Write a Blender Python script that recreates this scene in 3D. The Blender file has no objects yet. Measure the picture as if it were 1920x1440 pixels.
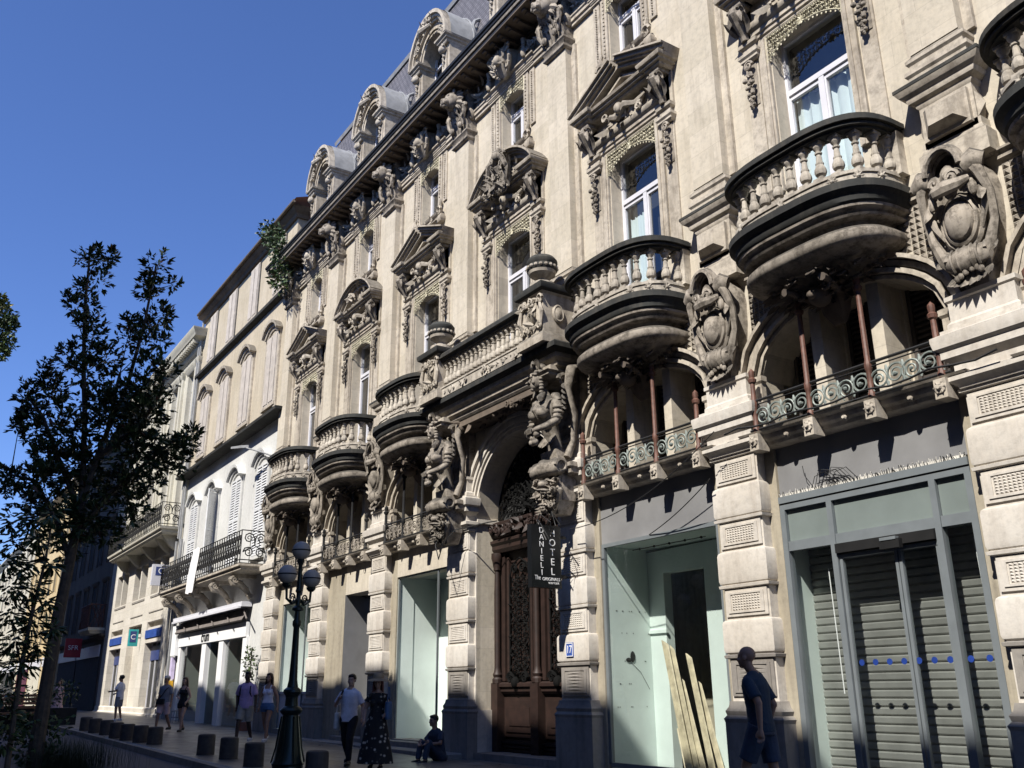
import bpy, math, random
from math import sin, cos, pi, radians, sqrt, atan2
from mathutils import Vector, Matrix
SC = bpy.context.scene
# ---------------------------------------------------------------- camera
cam_d = bpy.data.cameras.new('camera'); cam = bpy.data.objects.new('camera', cam_d)
SC.collection.objects.link(cam); SC.camera = cam
def cam_axes(yaw, pitch, roll):
    F = Vector((-sin(yaw), cos(yaw), 0)); R = Vector((cos(yaw), sin(yaw), 0)); U = Vector((0, 0, 1))
    F2 = F*cos(pitch)+U*sin(pitch); U2 = U*cos(pitch)-F*sin(pitch)
    return R*cos(roll)+U2*sin(roll), U2*cos(roll)-R*sin(roll), F2
_R, _U, _F = cam_axes(0.987990848, 0.324040710, -0.00770971)
cam.matrix_world = Matrix(((_R.x, _U.x, -_F.x, 0), (_R.y, _U.y, -_F.y, -11.0), (_R.z, _U.z, -_F.z, 1.39), (0, 0, 0, 1)))
cam_d.sensor_width = 36; cam_d.lens = 1713.749/1920*36; cam_d.clip_start = .05; cam_d.clip_end = 3000
# ---------------------------------------------------------------- light
SUN_EL, SUN_AZ = radians(47), radians(22)
to_sun = Vector((sin(SUN_AZ)*cos(SUN_EL), -cos(SUN_AZ)*cos(SUN_EL), sin(SUN_EL)))
W = bpy.data.worlds.new("World"); SC.world = W; W.use_nodes = True
nt = W.node_tree; nt.nodes.clear()
sky = nt.nodes.new('ShaderNodeTexSky'); sky.sky_type = 'NISHITA'; sky.sun_disc = False
sky.sun_elevation = SUN_EL; sky.sun_rotation = atan2(to_sun.x, to_sun.y); sky.altitude = 0
sky.air_density = 1.0; sky.dust_density = 0; sky.ozone_density = 10
bg = nt.nodes.new('ShaderNodeBackground'); bg.inputs[1].default_value = 0.106
wo = nt.nodes.new('ShaderNodeOutputWorld')
tint = nt.nodes.new('ShaderNodeMix'); tint.data_type = 'RGBA'; tint.blend_type = 'MULTIPLY'; tint.inputs[0].default_value = 1; tint.inputs[7].default_value = (.96, .90, 1.06, 1)
nt.links.new(sky.outputs[0], tint.inputs[6]); nt.links.new(tint.outputs[2], bg.inputs[0]); nt.links.new(bg.outputs[0], wo.inputs[0])
sd = bpy.data.lights.new('sun', 'SUN'); sd.energy = 4.8; sd.angle = radians(.53); sd.color = (1, .95, .87)
so = bpy.data.objects.new('sun', sd); SC.collection.objects.link(so)
so.rotation_euler = to_sun.to_track_quat('Z', 'Y').to_euler(); so.location = (0, -30, 60)
SC.view_settings.view_transform = 'Standard'; SC.view_settings.look = 'None'
SC.view_settings.exposure = 0.68; SC.view_settings.gamma = 1; SC.view_settings.use_curve_mapping = False
SC.render.engine = 'CYCLES'
SC.cycles.max_bounces = 6; SC.cycles.transparent_max_bounces = 8
rnd = random.Random(7)
# ---------------------------------------------------------------- materials
MATS = {}
def new_mat(name):
    m = bpy.data.materials.new(name); m.use_nodes = True; MATS[name] = m
    n = m.node_tree.nodes; b = n['Principled BSDF']; return m, m.node_tree, b
def N(t, ty, **kw):
    n = t.nodes.new(ty)
    for k, v in kw.items(): setattr(n, k, v)
    return n
def ramp(t, src, stops):
    r = N(t, 'ShaderNodeValToRGB'); e = r.color_ramp.elements
    e[0].position, e[0].color = stops[0][0], (*stops[0][1], 1); e[1].position, e[1].color = stops[-1][0], (*stops[-1][1], 1)
    for p, c in stops[1:-1]:
        q = e.new(p); q.color = (*c, 1)
    t.links.new(src, r.inputs[0]); return r.outputs[0]
def mixc(t, f, a, b, mode='MIX'):
    m = N(t, 'ShaderNodeMix', data_type='RGBA', blend_type=mode)
    if isinstance(f, (int, float)): m.inputs[0].default_value = f
    else: t.links.new(f, m.inputs[0])
    for i, s in ((6, a), (7, b)):
        if isinstance(s, tuple): m.inputs[i].default_value = (*s, 1)
        else: t.links.new(s, m.inputs[i])
    return m.outputs[2]
def pos(t, scale=(1, 1, 1)):
    g = N(t, 'ShaderNodeNewGeometry'); mp = N(t, 'ShaderNodeMapping'); mp.inputs['Scale'].default_value = scale
    t.links.new(g.outputs['Position'], mp.inputs[0]); return mp.outputs[0], g
def noise(t, vec, s, det=4, rough=.6):
    n = N(t, 'ShaderNodeTexNoise'); n.inputs['Scale'].default_value = s; n.inputs['Detail'].default_value = det
    n.inputs['Roughness'].default_value = rough; t.links.new(vec, n.inputs['Vector']); return n.outputs[0]
def bump(t, b, h, strength=.3, dist=.02):
    n = N(t, 'ShaderNodeBump'); n.inputs['Strength'].default_value = strength; n.inputs['Distance'].default_value = dist
    t.links.new(h, n.inputs['Height']); t.links.new(n.outputs[0], b.inputs['Normal'])
def stone(name, c1, c2, crust=.0, dirt=.35, joints=None, rough=.85, bmp=.35, dirtc=(.10, .085, .07), jd=.35, grime=0):
    m, t, b = new_mat(name); b.inputs['Roughness'].default_value = rough
    if 'Specular IOR Level' in b.inputs: b.inputs['Specular IOR Level'].default_value = .25
    p, g = pos(t); ps, _ = pos(t, (3.2, 3.2, .35))
    n1 = noise(t, p, .55, 5); n2 = noise(t, p, 9, 6, .7); n3 = noise(t, ps, 1.6, 5, .65)
    c = mixc(t, ramp(t, n1, [(.35, (0, 0, 0)), (.65, (1, 1, 1))]), c1, c2)
    c = mixc(t, .55, c, ramp(t, n2, [(.25, (.55, .55, .55)), (.5, (.95, .95, .95)), (.8, (1.15, 1.12, 1.08))]), 'MULTIPLY')
    d = ramp(t, n3, [(.48, (0, 0, 0)), (.75, (dirt, dirt, dirt))])
    c = mixc(t, d, c, dirtc)
    if grime:
        n4 = noise(t, p, 5.5, 6, .75); c = mixc(t, ramp(t, n4, [(.46, (0, 0, 0)), (.62, (grime, grime, grime))]), c, tuple(x*.55 for x in dirtc))
    if joints:
        w, h = joints
        mp = N(t, 'ShaderNodeCombineXYZ'); sp = N(t, 'ShaderNodeSeparateXYZ')
        t.links.new(g.outputs['Position'], sp.inputs[0]); t.links.new(sp.outputs[0], mp.inputs[0]); t.links.new(sp.outputs[2], mp.inputs[1])
        br = N(t, 'ShaderNodeTexBrick'); br.inputs['Scale'].default_value = 1; br.inputs['Brick Width'].default_value = w
        br.inputs['Row Height'].default_value = h; br.inputs['Mortar Size'].default_value = .006; br.inputs['Mortar Smooth'].default_value = .5
        br.inputs['Color1'].default_value = (1, 1, 1, 1); br.inputs['Color2'].default_value = (.86, .86, .84, 1); br.inputs['Mortar'].default_value = (jd, jd, jd, 1)
        t.links.new(mp.outputs[0], br.inputs['Vector']); c = mixc(t, .8, c, br.outputs[0], 'MULTIPLY')
    if crust:
        sp2 = N(t, 'ShaderNodeSeparateXYZ'); t.links.new(g.outputs['Normal'], sp2.inputs[0])
        ma = N(t, 'ShaderNodeMath', operation='MULTIPLY_ADD'); t.links.new(n2, ma.inputs[0]); ma.inputs[1].default_value = .9; ma.inputs[2].default_value = -.35
        ad = N(t, 'ShaderNodeMath', operation='ADD'); t.links.new(sp2.outputs[2], ad.inputs[0]); t.links.new(ma.outputs[0], ad.inputs[1])
        f = ramp(t, ad.outputs[0], [(.35, (0, 0, 0)), (.75, (crust, crust, crust))])
        c = mixc(t, f, c, (.035, .033, .03))
    t.links.new(c, b.inputs['Base Color'])
    if bmp: bump(t, b, n2, bmp, .012)
    return m
def plain(name, c, rough=.5, metal=0, var=.25, sc=3, bmp=0, spec=None):
    m, t, b = new_mat(name); b.inputs['Roughness'].default_value = rough; b.inputs['Metallic'].default_value = metal
    p, g = pos(t); n = noise(t, p, sc, 5)
    lo = tuple(x*(1-var) for x in c); hi = tuple(min(1, x*(1+var)) for x in c)
    t.links.new(ramp(t, n, [(.3, lo), (.7, hi)]), b.inputs['Base Color'])
    if spec is not None: b.inputs['Specular IOR Level'].default_value = spec
    if bmp: bump(t, b, noise(t, p, sc*6, 4), bmp, .01)
    return m
def glass(name, tint=(.9, .95, .93), refl=1.0, base=.03):
    m, t, b = new_mat(name); t.nodes.remove(b); out = t.nodes['Material Output']
    tr = N(t, 'ShaderNodeBsdfTransparent'); tr.inputs[0].default_value = (*tint, 1)
    gl = N(t, 'ShaderNodeBsdfGlossy'); gl.inputs['Roughness'].default_value = .02
    fr = N(t, 'ShaderNodeFresnel'); gg = N(t, 'ShaderNodeNewGeometry'); mi_ = N(t, 'ShaderNodeMapRange'); t.links.new(gg.outputs['Backfacing'], mi_.inputs[0]); mi_.inputs[3].default_value = 1.5; mi_.inputs[4].default_value = 1/1.5; t.links.new(mi_.outputs[0], fr.inputs[0])
    ma = N(t, 'ShaderNodeMath', operation='MULTIPLY_ADD'); t.links.new(fr.outputs[0], ma.inputs[0]); ma.inputs[1].default_value = refl; ma.inputs[2].default_value = base
    mx = N(t, 'ShaderNodeMixShader'); t.links.new(ma.outputs[0], mx.inputs[0]); t.links.new(tr.outputs[0], mx.inputs[1]); t.links.new(gl.outputs[0], mx.inputs[2])
    t.links.new(mx.outputs[0], out.inputs[0]); return m
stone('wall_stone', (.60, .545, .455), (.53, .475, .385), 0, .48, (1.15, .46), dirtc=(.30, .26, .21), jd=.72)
stone('trim_stone', (.56, .505, .425), (.43, .38, .31), .7, .6, dirtc=(.12, .095, .075), grime=.35)
stone('soot_shade_stone', (.20, .16, .125), (.12, .098, .08), .6, .5, dirtc=(.05, .042, .035))  # soot brown, darkened so the colour also carries shade under cornice and balconies
stone('carved_stone', (.43, .38, .32), (.27, .24, .20), .75, .65, dirtc=(.085, .07, .055), grime=.7)
stone('pier_stone', (.62, .585, .53), (.54, .495, .43), .1, .4, dirtc=(.28, .23, .18), grime=.12)
stone('base_stone', (.30, .28, .25), (.22, .20, .18), 0, .5)
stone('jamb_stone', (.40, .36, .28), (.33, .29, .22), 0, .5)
stone('black_stone', (.05, .052, .05), (.025, .025, .024), 0, .3, bmp=.5, dirtc=(.16, .14, .11))
stone('baluster_stone', (.60, .55, .47), (.36, .32, .27), .5, .55, dirtc=(.12, .10, .08), grime=.45)
stone('ochre_plaster', (.53, .47, .37), (.44, .385, .29), 0, .6, dirtc=(.30, .25, .19), bmp=.2)
stone('pale_plaster', (.62, .62, .60), (.52, .52, .50), 0, .3, dirtc=(.35, .34, .33), bmp=.15)
stone('white_stone', (.66, .62, .55), (.58, .54, .47), 0, .25, (.9, .42), dirtc=(.4, .35, .3), jd=.6)
stone('cream_stone', (.58, .56, .47), (.50, .47, .39), .3, .35, dirtc=(.3, .27, .22))
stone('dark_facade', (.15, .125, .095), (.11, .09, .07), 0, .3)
stone('yellow_stone', (.60, .49, .30), (.5, .4, .24), .2, .35, dirtc=(.3, .22, .13))
stone('opposite_plaster', (.20, .18, .15), (.15, .135, .115), 0, .3)  # unseen row, coloured dark to cut the light bounced onto the facade
plain('grey_render', (.19, .19, .192), .8, var=.2, sc=.9, bmp=.15)
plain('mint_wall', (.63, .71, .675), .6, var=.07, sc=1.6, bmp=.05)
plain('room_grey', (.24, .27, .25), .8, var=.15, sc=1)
plain('dark_room', (.035, .035, .035), .9)
plain('white_frame', (.62, .62, .66), .4, var=.06)
plain('blue_grey_metal', (.17, .19, .20), .45, .1, var=.1)
plain('black_metal', (.014, .014, .014), .6, .0, spec=.25)
plain('green_black_metal', (.012, .025, .022), .35, .3)
plain('pale_iron', (.20, .23, .21), .55, .1, var=.3, sc=12)
plain('rust_iron', (.12, .055, .038), .6, var=.35, sc=14)
plain('lead', (.24, .245, .25), .65, .0, var=.2, sc=4)
plain('zinc_dark', (.03, .032, .034), .5, .3)
plain('lace_metal', (.50, .46, .33), .6, var=.25, sc=10)
plain('matt_black_iron', (.007, .007, .007), .85, spec=.08)  # near-black matt iron for the door grilles
plain('door_wood', (.022, .0105, .0075), .6, var=.35, sc=6)
plain('louvre_dark', (.06, .05, .045), .6)
plain('curtain', (.72, .77, .75), .9, var=.06)
plain('white_shutter', (.60, .61, .62), .6, var=.1)
plain('grey_shutter', (.44, .40, .36), .65, var=.15)
plain('roller_metal', (.33, .33, .31), .42, .5, var=.2, sc=2)
plain('plank_wood', (.44, .38, .26), .6, var=.35, sc=5)
plain('frosted_pane', (.17, .20, .19), .12, var=.15, sc=.8)
plain('plum_paint', (.10, .025, .045), .5)
plain('blue_paint', (.03, .075, .30), .45)
plain('dot_blue', (.012, .04, .22), .5)
plain('sign_black', (.008, .009, .010), .3, var=.05)
plain('white_paint', (.80, .80, .80), .5, var=.03)
plain('navy_paint', (.03, .05, .17), .4)
plain('teal_paint', (.03, .33, .34), .45)
plain('red_paint', (.35, .015, .03), .5)
plain('lilac_paint', (.55, .48, .68), .5)
plain('amber_paint', (.75, .42, .03), .5)
plain('awning_cloth', (.15, .13, .12), .9)
plain('terracotta', (.30, .12, .07), .8)
plain('globe_glass', (.40, .365, .31), .6, var=.15)
plain('cable_black', (.015, .015, .015), .6)
plain('bark', (.075, .06, .045), .9, var=.4, sc=9, bmp=.5)
plain('leaf_dark', (.028, .052, .016), .45, var=.6, sc=2.5)
plain('leaf_red', (.055, .02, .012), .5, var=.4)
plain('leaf_bright', (.045, .075, .018), .5, var=.5, sc=1)
plain('leaf_yellow', (.42, .33, .03), .5)
plain('grass_green', (.035, .07, .02), .6, var=.5)
plain('bench_wood', (.17, .085, .04), .6)
plain('bollard_stone', (.05, .044, .04), .8, var=.3, sc=8, bmp=.3)
# ground
def ground_mats():
    m, t, b = new_mat('asphalt'); b.inputs['Roughness'].default_value = .8
    p, g = pos(t); n = noise(t, p, 40, 4); n2 = noise(t, p, .5, 4)
    c = mixc(t, n2, (.040, .038, .052), (.058, .056, .066)); c = mixc(t, .5, c, ramp(t, n, [(.3, (.6, .6, .6)), (.7, (1.3, 1.3, 1.3))]), 'MULTIPLY')
    t.links.new(c, b.inputs['Base Color']); bump(t, b, n, .4, .006)
    m, t, b = new_mat('paving'); b.inputs['Roughness'].default_value = .38
    p, g = pos(t); br = N(t, 'ShaderNodeTexBrick'); br.inputs['Scale'].default_value = 1; br.inputs['Brick Width'].default_value = .9; br.inputs['Row Height'].default_value = .45
    br.inputs['Mortar Size'].default_value = .012; br.inputs['Color1'].default_value = (.20, .185, .165, 1); br.inputs['Color2'].default_value = (.13, .12, .11, 1); br.inputs['Mortar'].default_value = (.035, .033, .03, 1)
    t.links.new(p, br.inputs['Vector']); n = noise(t, p, 1.3, 6, .7)
    c = mixc(t, .8, br.outputs[0], ramp(t, n, [(.3, (.5, .5, .5)), (.7, (1.25, 1.22, 1.2))]), 'MULTIPLY')
    t.links.new(c, b.inputs['Base Color']); bump(t, b, br.outputs[1], -.4, .01)
    rr = ramp(t, n, [(.3, (.25, .25, .25)), (.7, (.6, .6, .6))]); t.links.new(rr, b.inputs['Roughness'])
    m, t, b = new_mat('slate'); b.inputs['Roughness'].default_value = .55
    p, g = pos(t); sp = N(t, 'ShaderNodeSeparateXYZ'); t.links.new(p, sp.inputs[0]); cb = N(t, 'ShaderNodeCombineXYZ'); t.links.new(sp.outputs[0], cb.inputs[0]); t.links.new(sp.outputs[2], cb.inputs[1])
    br = N(t, 'ShaderNodeTexBrick'); br.inputs['Scale'].default_value = 1; br.inputs['Brick Width'].default_value = .22; br.inputs['Row Height'].default_value = .14; br.inputs['Mortar Size'].default_value = .014
    br.inputs['Color1'].default_value = (.17, .16, .17, 1); br.inputs['Color2'].default_value = (.11, .105, .11, 1); br.inputs['Mortar'].default_value = (.02, .02, .02, 1)
    t.links.new(cb.outputs[0], br.inputs['Vector']); t.links.new(br.outputs[0], b.inputs['Base Color']); bump(t, b, br.outputs[1], -.8, .02)
ground_mats()
glass('window_glass', (.85, .9, .92), 2.0, .05)
glass('shop_glass', (.92, .95, .94), 1.3, .03)
# ---------------------------------------------------------------- mesh builder
class MB:
    def __init__(s): s.v = []; s.f = []; s.m = []; s.mi = 0; s.off = (0, 0, 0)
    def P(s, x, y, z): s.v.append((x+s.off[0], y+s.off[1], z+s.off[2])); return len(s.v)-1
    def F(s, *ix): s.f.append(ix); s.m.append(s.mi)
    def box(s, x0, x1, y0, y1, z0, z1):
        a = [s.P(x, y, z) for z in (z0, z1) for y in (y0, y1) for x in (x0, x1)]
        for q in ((0, 2, 3, 1), (4, 5, 7, 6), (0, 1, 5, 4), (2, 6, 7, 3), (0, 4, 6, 2), (1, 3, 7, 5)): s.F(*[a[i] for i in q])
    def loft(s, rings, closed=True, cap=True):
        n = len(rings[0]); ids = [[s.P(*p) for p in r] for r in rings]
        for a, b in zip(ids, ids[1:]):
            for i in range(n if closed else n-1):
                j = (i+1) % n; s.F(a[i], a[j], b[j], b[i])
        if cap and closed: s.F(*ids[0][::-1]); s.F(*ids[-1])
    def mold(s, x0, x1, yf, yb, prof):
        s.loft([[(x0-d, yb, z), (x0-d, yf-d, z), (x1+d, yf-d, z), (x1+d, yb, z)] for d, z in prof])
    def lathe(s, cx, cy, prof, n=10, cap=True):
        s.loft([[(cx+r*cos(2*pi*i/n), cy+r*sin(2*pi*i/n), z) for i in range(n)] for r, z in prof], cap=cap)
    def tube(s, pts, r, n=5, cap=True):
        pts = [Vector(p) for p in pts]; rings = []
        up = None
        for i, p in enumerate(pts):
            t = (pts[min(i+1, len(pts)-1)]-pts[max(i-1, 0)])
            if t.length < 1e-9: t = Vector((0, 0, 1))
            t.normalize()
            if up is None: up = Vector((0, 0, 1)) if abs(t.z) < .9 else Vector((0, 1, 0))
            a = t.cross(up)
            if a.length < 1e-5: a = t.orthogonal()
            a.normalize(); b = a.cross(t); up = b.copy(); rr = r[i] if isinstance(r, (list, tuple)) else r
            rings.append([tuple(p+a*cos(2*pi*k/n)*rr+b*sin(2*pi*k/n)*rr) for k in range(n)])
        s.loft(rings, cap=cap)
    def blob(s, c, r, nu=8, nv=5):
        if not isinstance(r, (tuple, list)): r = (r, r, r)
        rings = []
        for j in range(1, nv):
            th = pi*j/nv; rings.append([(c[0]+r[0]*sin(th)*cos(2*pi*i/nu), c[1]+r[1]*sin(th)*sin(2*pi*i/nu), c[2]-r[2]*cos(th)) for i in range(nu)])
        ids = [[s.P(*p) for p in q] for q in rings]; bt = s.P(c[0], c[1], c[2]-r[2]); tp = s.P(c[0], c[1], c[2]+r[2])
        for a, b in zip(ids, ids[1:]):
            for i in range(nu): j = (i+1) % nu; s.F(a[i], a[j], b[j], b[i])
        for i in range(nu): j = (i+1) % nu; s.F(bt, ids[0][j], ids[0][i]); s.F(tp, ids[-1][i], ids[-1][j])
    def spiral(s, c, r, turns=2, th=.03, u=(1, 0, 0), v=(0, 0, 1), a0=0, seg=10, n=5, tail=None, push=0):
        c = Vector(c); u = Vector(u); v = Vector(v); w = u.cross(v); k = int(seg*turns); pts = []; rr = []
        if tail is not None: pts.append(Vector(tail)); rr.append(th*.6)
        for i in range(k+1):
            t = i/k; q = r*(1-.85*t); a = a0+2*pi*turns*t
            pts.append(c+u*q*cos(a)+v*q*sin(a)+w*push*t); rr.append(th*(1-.35*t))
        s.tube(pts, rr, n)
    def leaf(s, p, d, nrm, L, Wd, curl=.3, nl=4):
        p = Vector(p); d = Vector(d).normalized(); nrm = Vector(nrm).normalized(); sd_ = d.cross(nrm); rows = []
        for i in range(nl+1):
            t = i/nl; c = p+d*L*t*(1-.15*t)+nrm*curl*L*(t*t)
            w = Wd*(sin(pi*min(1, .12+t*.88))**.8)*(.5 if i == nl else 1)
            rows.append([s.P(*(c-sd_*w-nrm*w*.35)), s.P(*(c+nrm*w*.3)), s.P(*(c+sd_*w-nrm*w*.35))])
        for a, b in zip(rows, rows[1:]):
            s.F(a[0], a[1], b[1], b[0]); s.F(a[1], a[2], b[2], b[1])
    def diamonds(s, x0, x1, z0, z1, y, nx, nz, h, test=None):
        dx = (x1-x0)/nx; dz = (z1-z0)/nz
        for i in range(nx):
            for j in range(nz):
                cx = x0+(i+.5)*dx; cz = z0+(j+.5)*dz
                if test and not test(cx, cz): continue
                a = [s.P(cx-dx*.47, y, cz-dz*.47), s.P(cx+dx*.47, y, cz-dz*.47), s.P(cx+dx*.47, y, cz+dz*.47), s.P(cx-dx*.47, y, cz+dz*.47)]
                t = s.P(cx, y-h, cz)
                for k in range(4): s.F(a[k], a[(k+1) % 4], t)
    def mesh(s, name, mats, smooth=30):
        me = bpy.data.meshes.new(name); me.from_pydata(s.v, [], s.f)
        for k in (mats if isinstance(mats, (list, tuple)) else [mats]): me.materials.append(MATS[k])
        me.polygons.foreach_set('material_index', s.m); me.update()
        if smooth:
            me.shade_smooth(); me.set_sharp_from_angle(angle=radians(smooth))
        return me
WP = {}
def put(name, me, parent=None, at=(0, 0, 0), rotz=0, scale=None):
    o = bpy.data.objects.new(name, me); SC.collection.objects.link(o)
    at = Vector(at)
    if parent is not None:
        o.parent = parent; o.location = at-WP[parent.name]
    else: o.location = at
    WP[o.name] = at
    if rotz: o.rotation_euler = (0, 0, rotz)
    if scale: o.scale = scale
    return o
def thing(name, label, cat, at=(0, 0, 0), group=None, me=None, rotz=0):
    o = put(name, me, None, at, rotz); o['label'] = label; o['category'] = cat
    if group: o['group'] = group
    return o
def struct(name, me, kind='structure'):
    o = put(name, me); o['kind'] = kind; return o
CACHE = {}
def cm(key, fn, mats, smooth=30):
    if key not in CACHE:
        mb = MB(); fn(mb); CACHE[key] = mb.mesh(key.split('#')[0], mats, smooth)
    return CACHE[key]
def text_mesh(txt, size, mat, extrude=.006, spacing=1.0):
    c = bpy.data.curves.new('lettering', 'FONT'); c.body = txt; c.size = size; c.extrude = extrude; c.align_x = 'CENTER'; c.align_y = 'CENTER'; c.space_character = spacing
    o = bpy.data.objects.new('lettering', c); SC.collection.objects.link(o)
    dg = bpy.context.evaluated_depsgraph_get(); me = bpy.data.meshes.new_from_object(o.evaluated_get(dg))
    bpy.data.objects.remove(o); me.materials.clear(); me.materials.append(MATS[mat]); return me
def put_text(name, txt, size, mat, parent, at, face='-y', extrude=.006, spacing=1.0, sx=1):
    o = put(name, text_mesh(txt, size, mat, extrude, spacing), parent, at)
    o.rotation_euler = (pi/2, 0, 0) if face == '-y' else (pi/2, 0, pi/2)
    o.scale = (sx, 1, 1); return o
def skin_mesh(name, pts, edges, rad, mat, sub=1, root=0, smooth=True):
    me = bpy.data.meshes.new(name+'_sk'); me.from_pydata([tuple(p) for p in pts], edges, []); me.update()
    o = bpy.data.objects.new(name+'_sk', me); SC.collection.objects.link(o)
    md = o.modifiers.new('s', 'SKIN'); md.use_smooth_shade = smooth
    for i, r in enumerate(rad):
        sv = me.skin_vertices[0].data[i]; sv.radius = (r, r) if not isinstance(r, tuple) else r; sv.use_root = (i == root)
    ms = o.modifiers.new('u', 'SUBSURF'); ms.levels = sub; ms.render_levels = sub
    dg = bpy.context.evaluated_depsgraph_get(); m2 = bpy.data.meshes.new_from_object(o.evaluated_get(dg)); m2.name = name
    bpy.data.objects.remove(o); bpy.data.meshes.remove(me)
    m2.materials.clear(); m2.materials.append(MATS[mat]); return m2
def zg(x):   # street level: flat by the door, climbing slowly away to the left
    return 0 if x > -18 else min(.42, (-18-x)*.0115)
# ================================================================ the ornate corner-to-corner building
PITCH = 4.38
XB = {b: -16.53+(3-b)*PITCH for b in range(0, 7)}
XP = [XB[0]+PITCH/2-PITCH*k for k in range(0, 8)]      # pier centres, right to left
XL, XR = -32.35, 1.4
hotel = thing('hotel_building', 'ornate cream stone building with carved pediments, rounded balconies and a tall arched doorway', 'building', (-16.35, 0, 0))
def hp(name, me, at=(0, 0, 0), parent=hotel, rotz=0): return put(name, me, parent, at, rotz)
OPEN = {0: (-1.54, 1.54, 4.0), 1: (-1.54, 1.54, 4.2), 2: (-1.54, 1.54, 4.02), 4: (-1.38, 1.4, 4.27), 5: (-.38, 1.4, 4.1), 6: (-1.28, 1.4, 4.23)}
def arch_z(u, a=1.62, z0=6.1, z1=7.0): return z0+(z1-z0)*max(0, 1-abs(u/a)**2.3)**.55
def archwall(mb, xc, a, fz, ztop, y0, y1, n=20):
    for i in range(n):
        u0, u1 = -a+2*a*i/n, -a+2*a*(i+1)/n; z0, z1 = fz(u0), fz(u1)
        p = [mb.P(xc+u0, y0, z0), mb.P(xc+u1, y0, z1), mb.P(xc+u1, y0, ztop), mb.P(xc+u0, y0, ztop)]
        q = [mb.P(xc+u0, y1, z0), mb.P(xc+u1, y1, z1)]
        mb.F(*p); mb.F(p[1], p[0], q[0], q[1])
def wall(mb):
    for b, xb in XB.items():
        l, r = xb-PITCH/2, xb+PITCH/2
        if b == 3:
            for s in (-1, 1): mb.box(min(xb+s*1.68, xb+s*2.19), max(xb+s*1.68, xb+s*2.19), 0, .7, 0, 8.0)
            archwall(mb, xb, 1.68, lambda u: 5.25+sqrt(max(0, 1.68**2-u*u)), 8.0, 0, .7, 30)
        else:
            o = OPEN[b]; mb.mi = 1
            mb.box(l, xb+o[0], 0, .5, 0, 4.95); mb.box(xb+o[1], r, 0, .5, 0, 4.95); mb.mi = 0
            if b >= 4: mb.box(xb+o[0], xb+o[1], .0, .5, o[2], 4.95)
            mb.box(l, xb-1.62, 0, .5, 4.95, 8.0); mb.box(xb+1.62, r, 0, .5, 4.95, 8.0)
            archwall(mb, xb, 1.62, arch_z, 8.0, 0, .7)
        for (a, z0, z1, zt) in ((.72, 8.0, 12.05, 14.15), (.52, 14.15, 16.05, 17.1)):
            mb.box(l, xb-a, 0, .5, z0, zt); mb.box(xb+a, r, 0, .5, z0, zt); mb.box(xb-a, xb+a, 0, .5, z1, zt)
    mb.box(XB[0]+2.19, XR, 0, .5, 0, 17.1); mb.box(XL, XB[6]-2.19, 0, .5, 0, 17.1)
    mb.box(XL, XL+.3, .5, 10, 0, 17.5); mb.box(XL, XR, 1.02, 1.1, 4.9, 17.4)   # left flank, inner cross wall
m_ = MB(); wall(m_); hp('wall', m_.mesh('wall', ['wall_stone', 'jamb_stone']))
for b in (0, 1, 2):
    m_ = MB(); o = OPEN[b]; m_.box(XB[b]-1.58, XB[b]+1.58, .05, .5, o[2], 4.97); hp('fascia_panel', m_.mesh('fascia_panel', 'grey_render'))
# ---------------------------------------------------------------- piers
def pier(mb):
    mb.mi = 1
    mb.box(-.56, .56, -.46, 0, 0, .92)
    mb.mold(-.5, .5, -.4, 0, [(.06, .92), (.08, .97), (.03, 1.02), (.05, 1.08), (.0, 1.14), (-.02, 1.22)])
    mb.mi = 0
    mb.box(-.45, .45, -.30, 0, 1.2, 4.97)
    for (a, b) in ((1.9, 2.4), (2.93, 3.44), (3.96, 4.46)):
        mb.mold(-.5, .5, -.40, 0, [(-.05, a), (-.015, a+.02), (0, a+.06), (0, b-.06), (-.015, b-.02), (-.05, b)])
    for k, (a, b) in enumerate(((1.28, 1.86), (2.44, 2.9), (3.48, 3.93), (4.5, 4.94))):
        mb.mi = 1 if k == 0 else 0
        mb.mold(-.44, .44, -.34, 0, [(0, b-.035), (.06, b-.02), (.07, b+.02), (0, b+.035)])
        mb.box(-.42, .42, -.345, 0, a+.01, b-.05)
        for x0, x1, z0, z1 in ((-.36, -.30, a+.06, b-.09), (.30, .36, a+.06, b-.09), (-.30, .30, a+.06, a+.09), (-.30, .30, b-.12, b-.09)): mb.box(x0, x1, -.372, -.34, z0, z1)
        if k == 0: mb.diamonds(-.28, .28, a+.1, b-.13, -.347, 1, 6, .03)
        else: mb.diamonds(-.28, .28, a+.1, b-.13, -.347, 10, 6, .03)
def pier_cap(mb):
    mb.mold(-.46, .46, -.34, 0, [(0, 4.96), (.02, 5.0), (.11, 5.06), (.11, 5.13), (.02, 5.16), (.02, 5.27), (.07, 5.33), (.13, 5.36), (.13, 5.46), (.19, 5.5), (.21, 5.6), (.21, 5.66), (.1, 5.7), (.1, 5.74)])
    mb.mold(-.44, .44, -.32, 0, [(.04, 5.74), (.04, 5.82), (0, 5.86), (0, 6.12), (.03, 6.14), (.03, 6.2), (-.08, 6.24)])
def disc(mb, c, rx, rz, lays, n=18):
    mb.loft([[(c[0]+rx*s*cos(2*pi*i/n), c[1]-d, c[2]+rz*s*sin(2*pi*i/n)) for i in range(n)] for s, d in lays])
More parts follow.
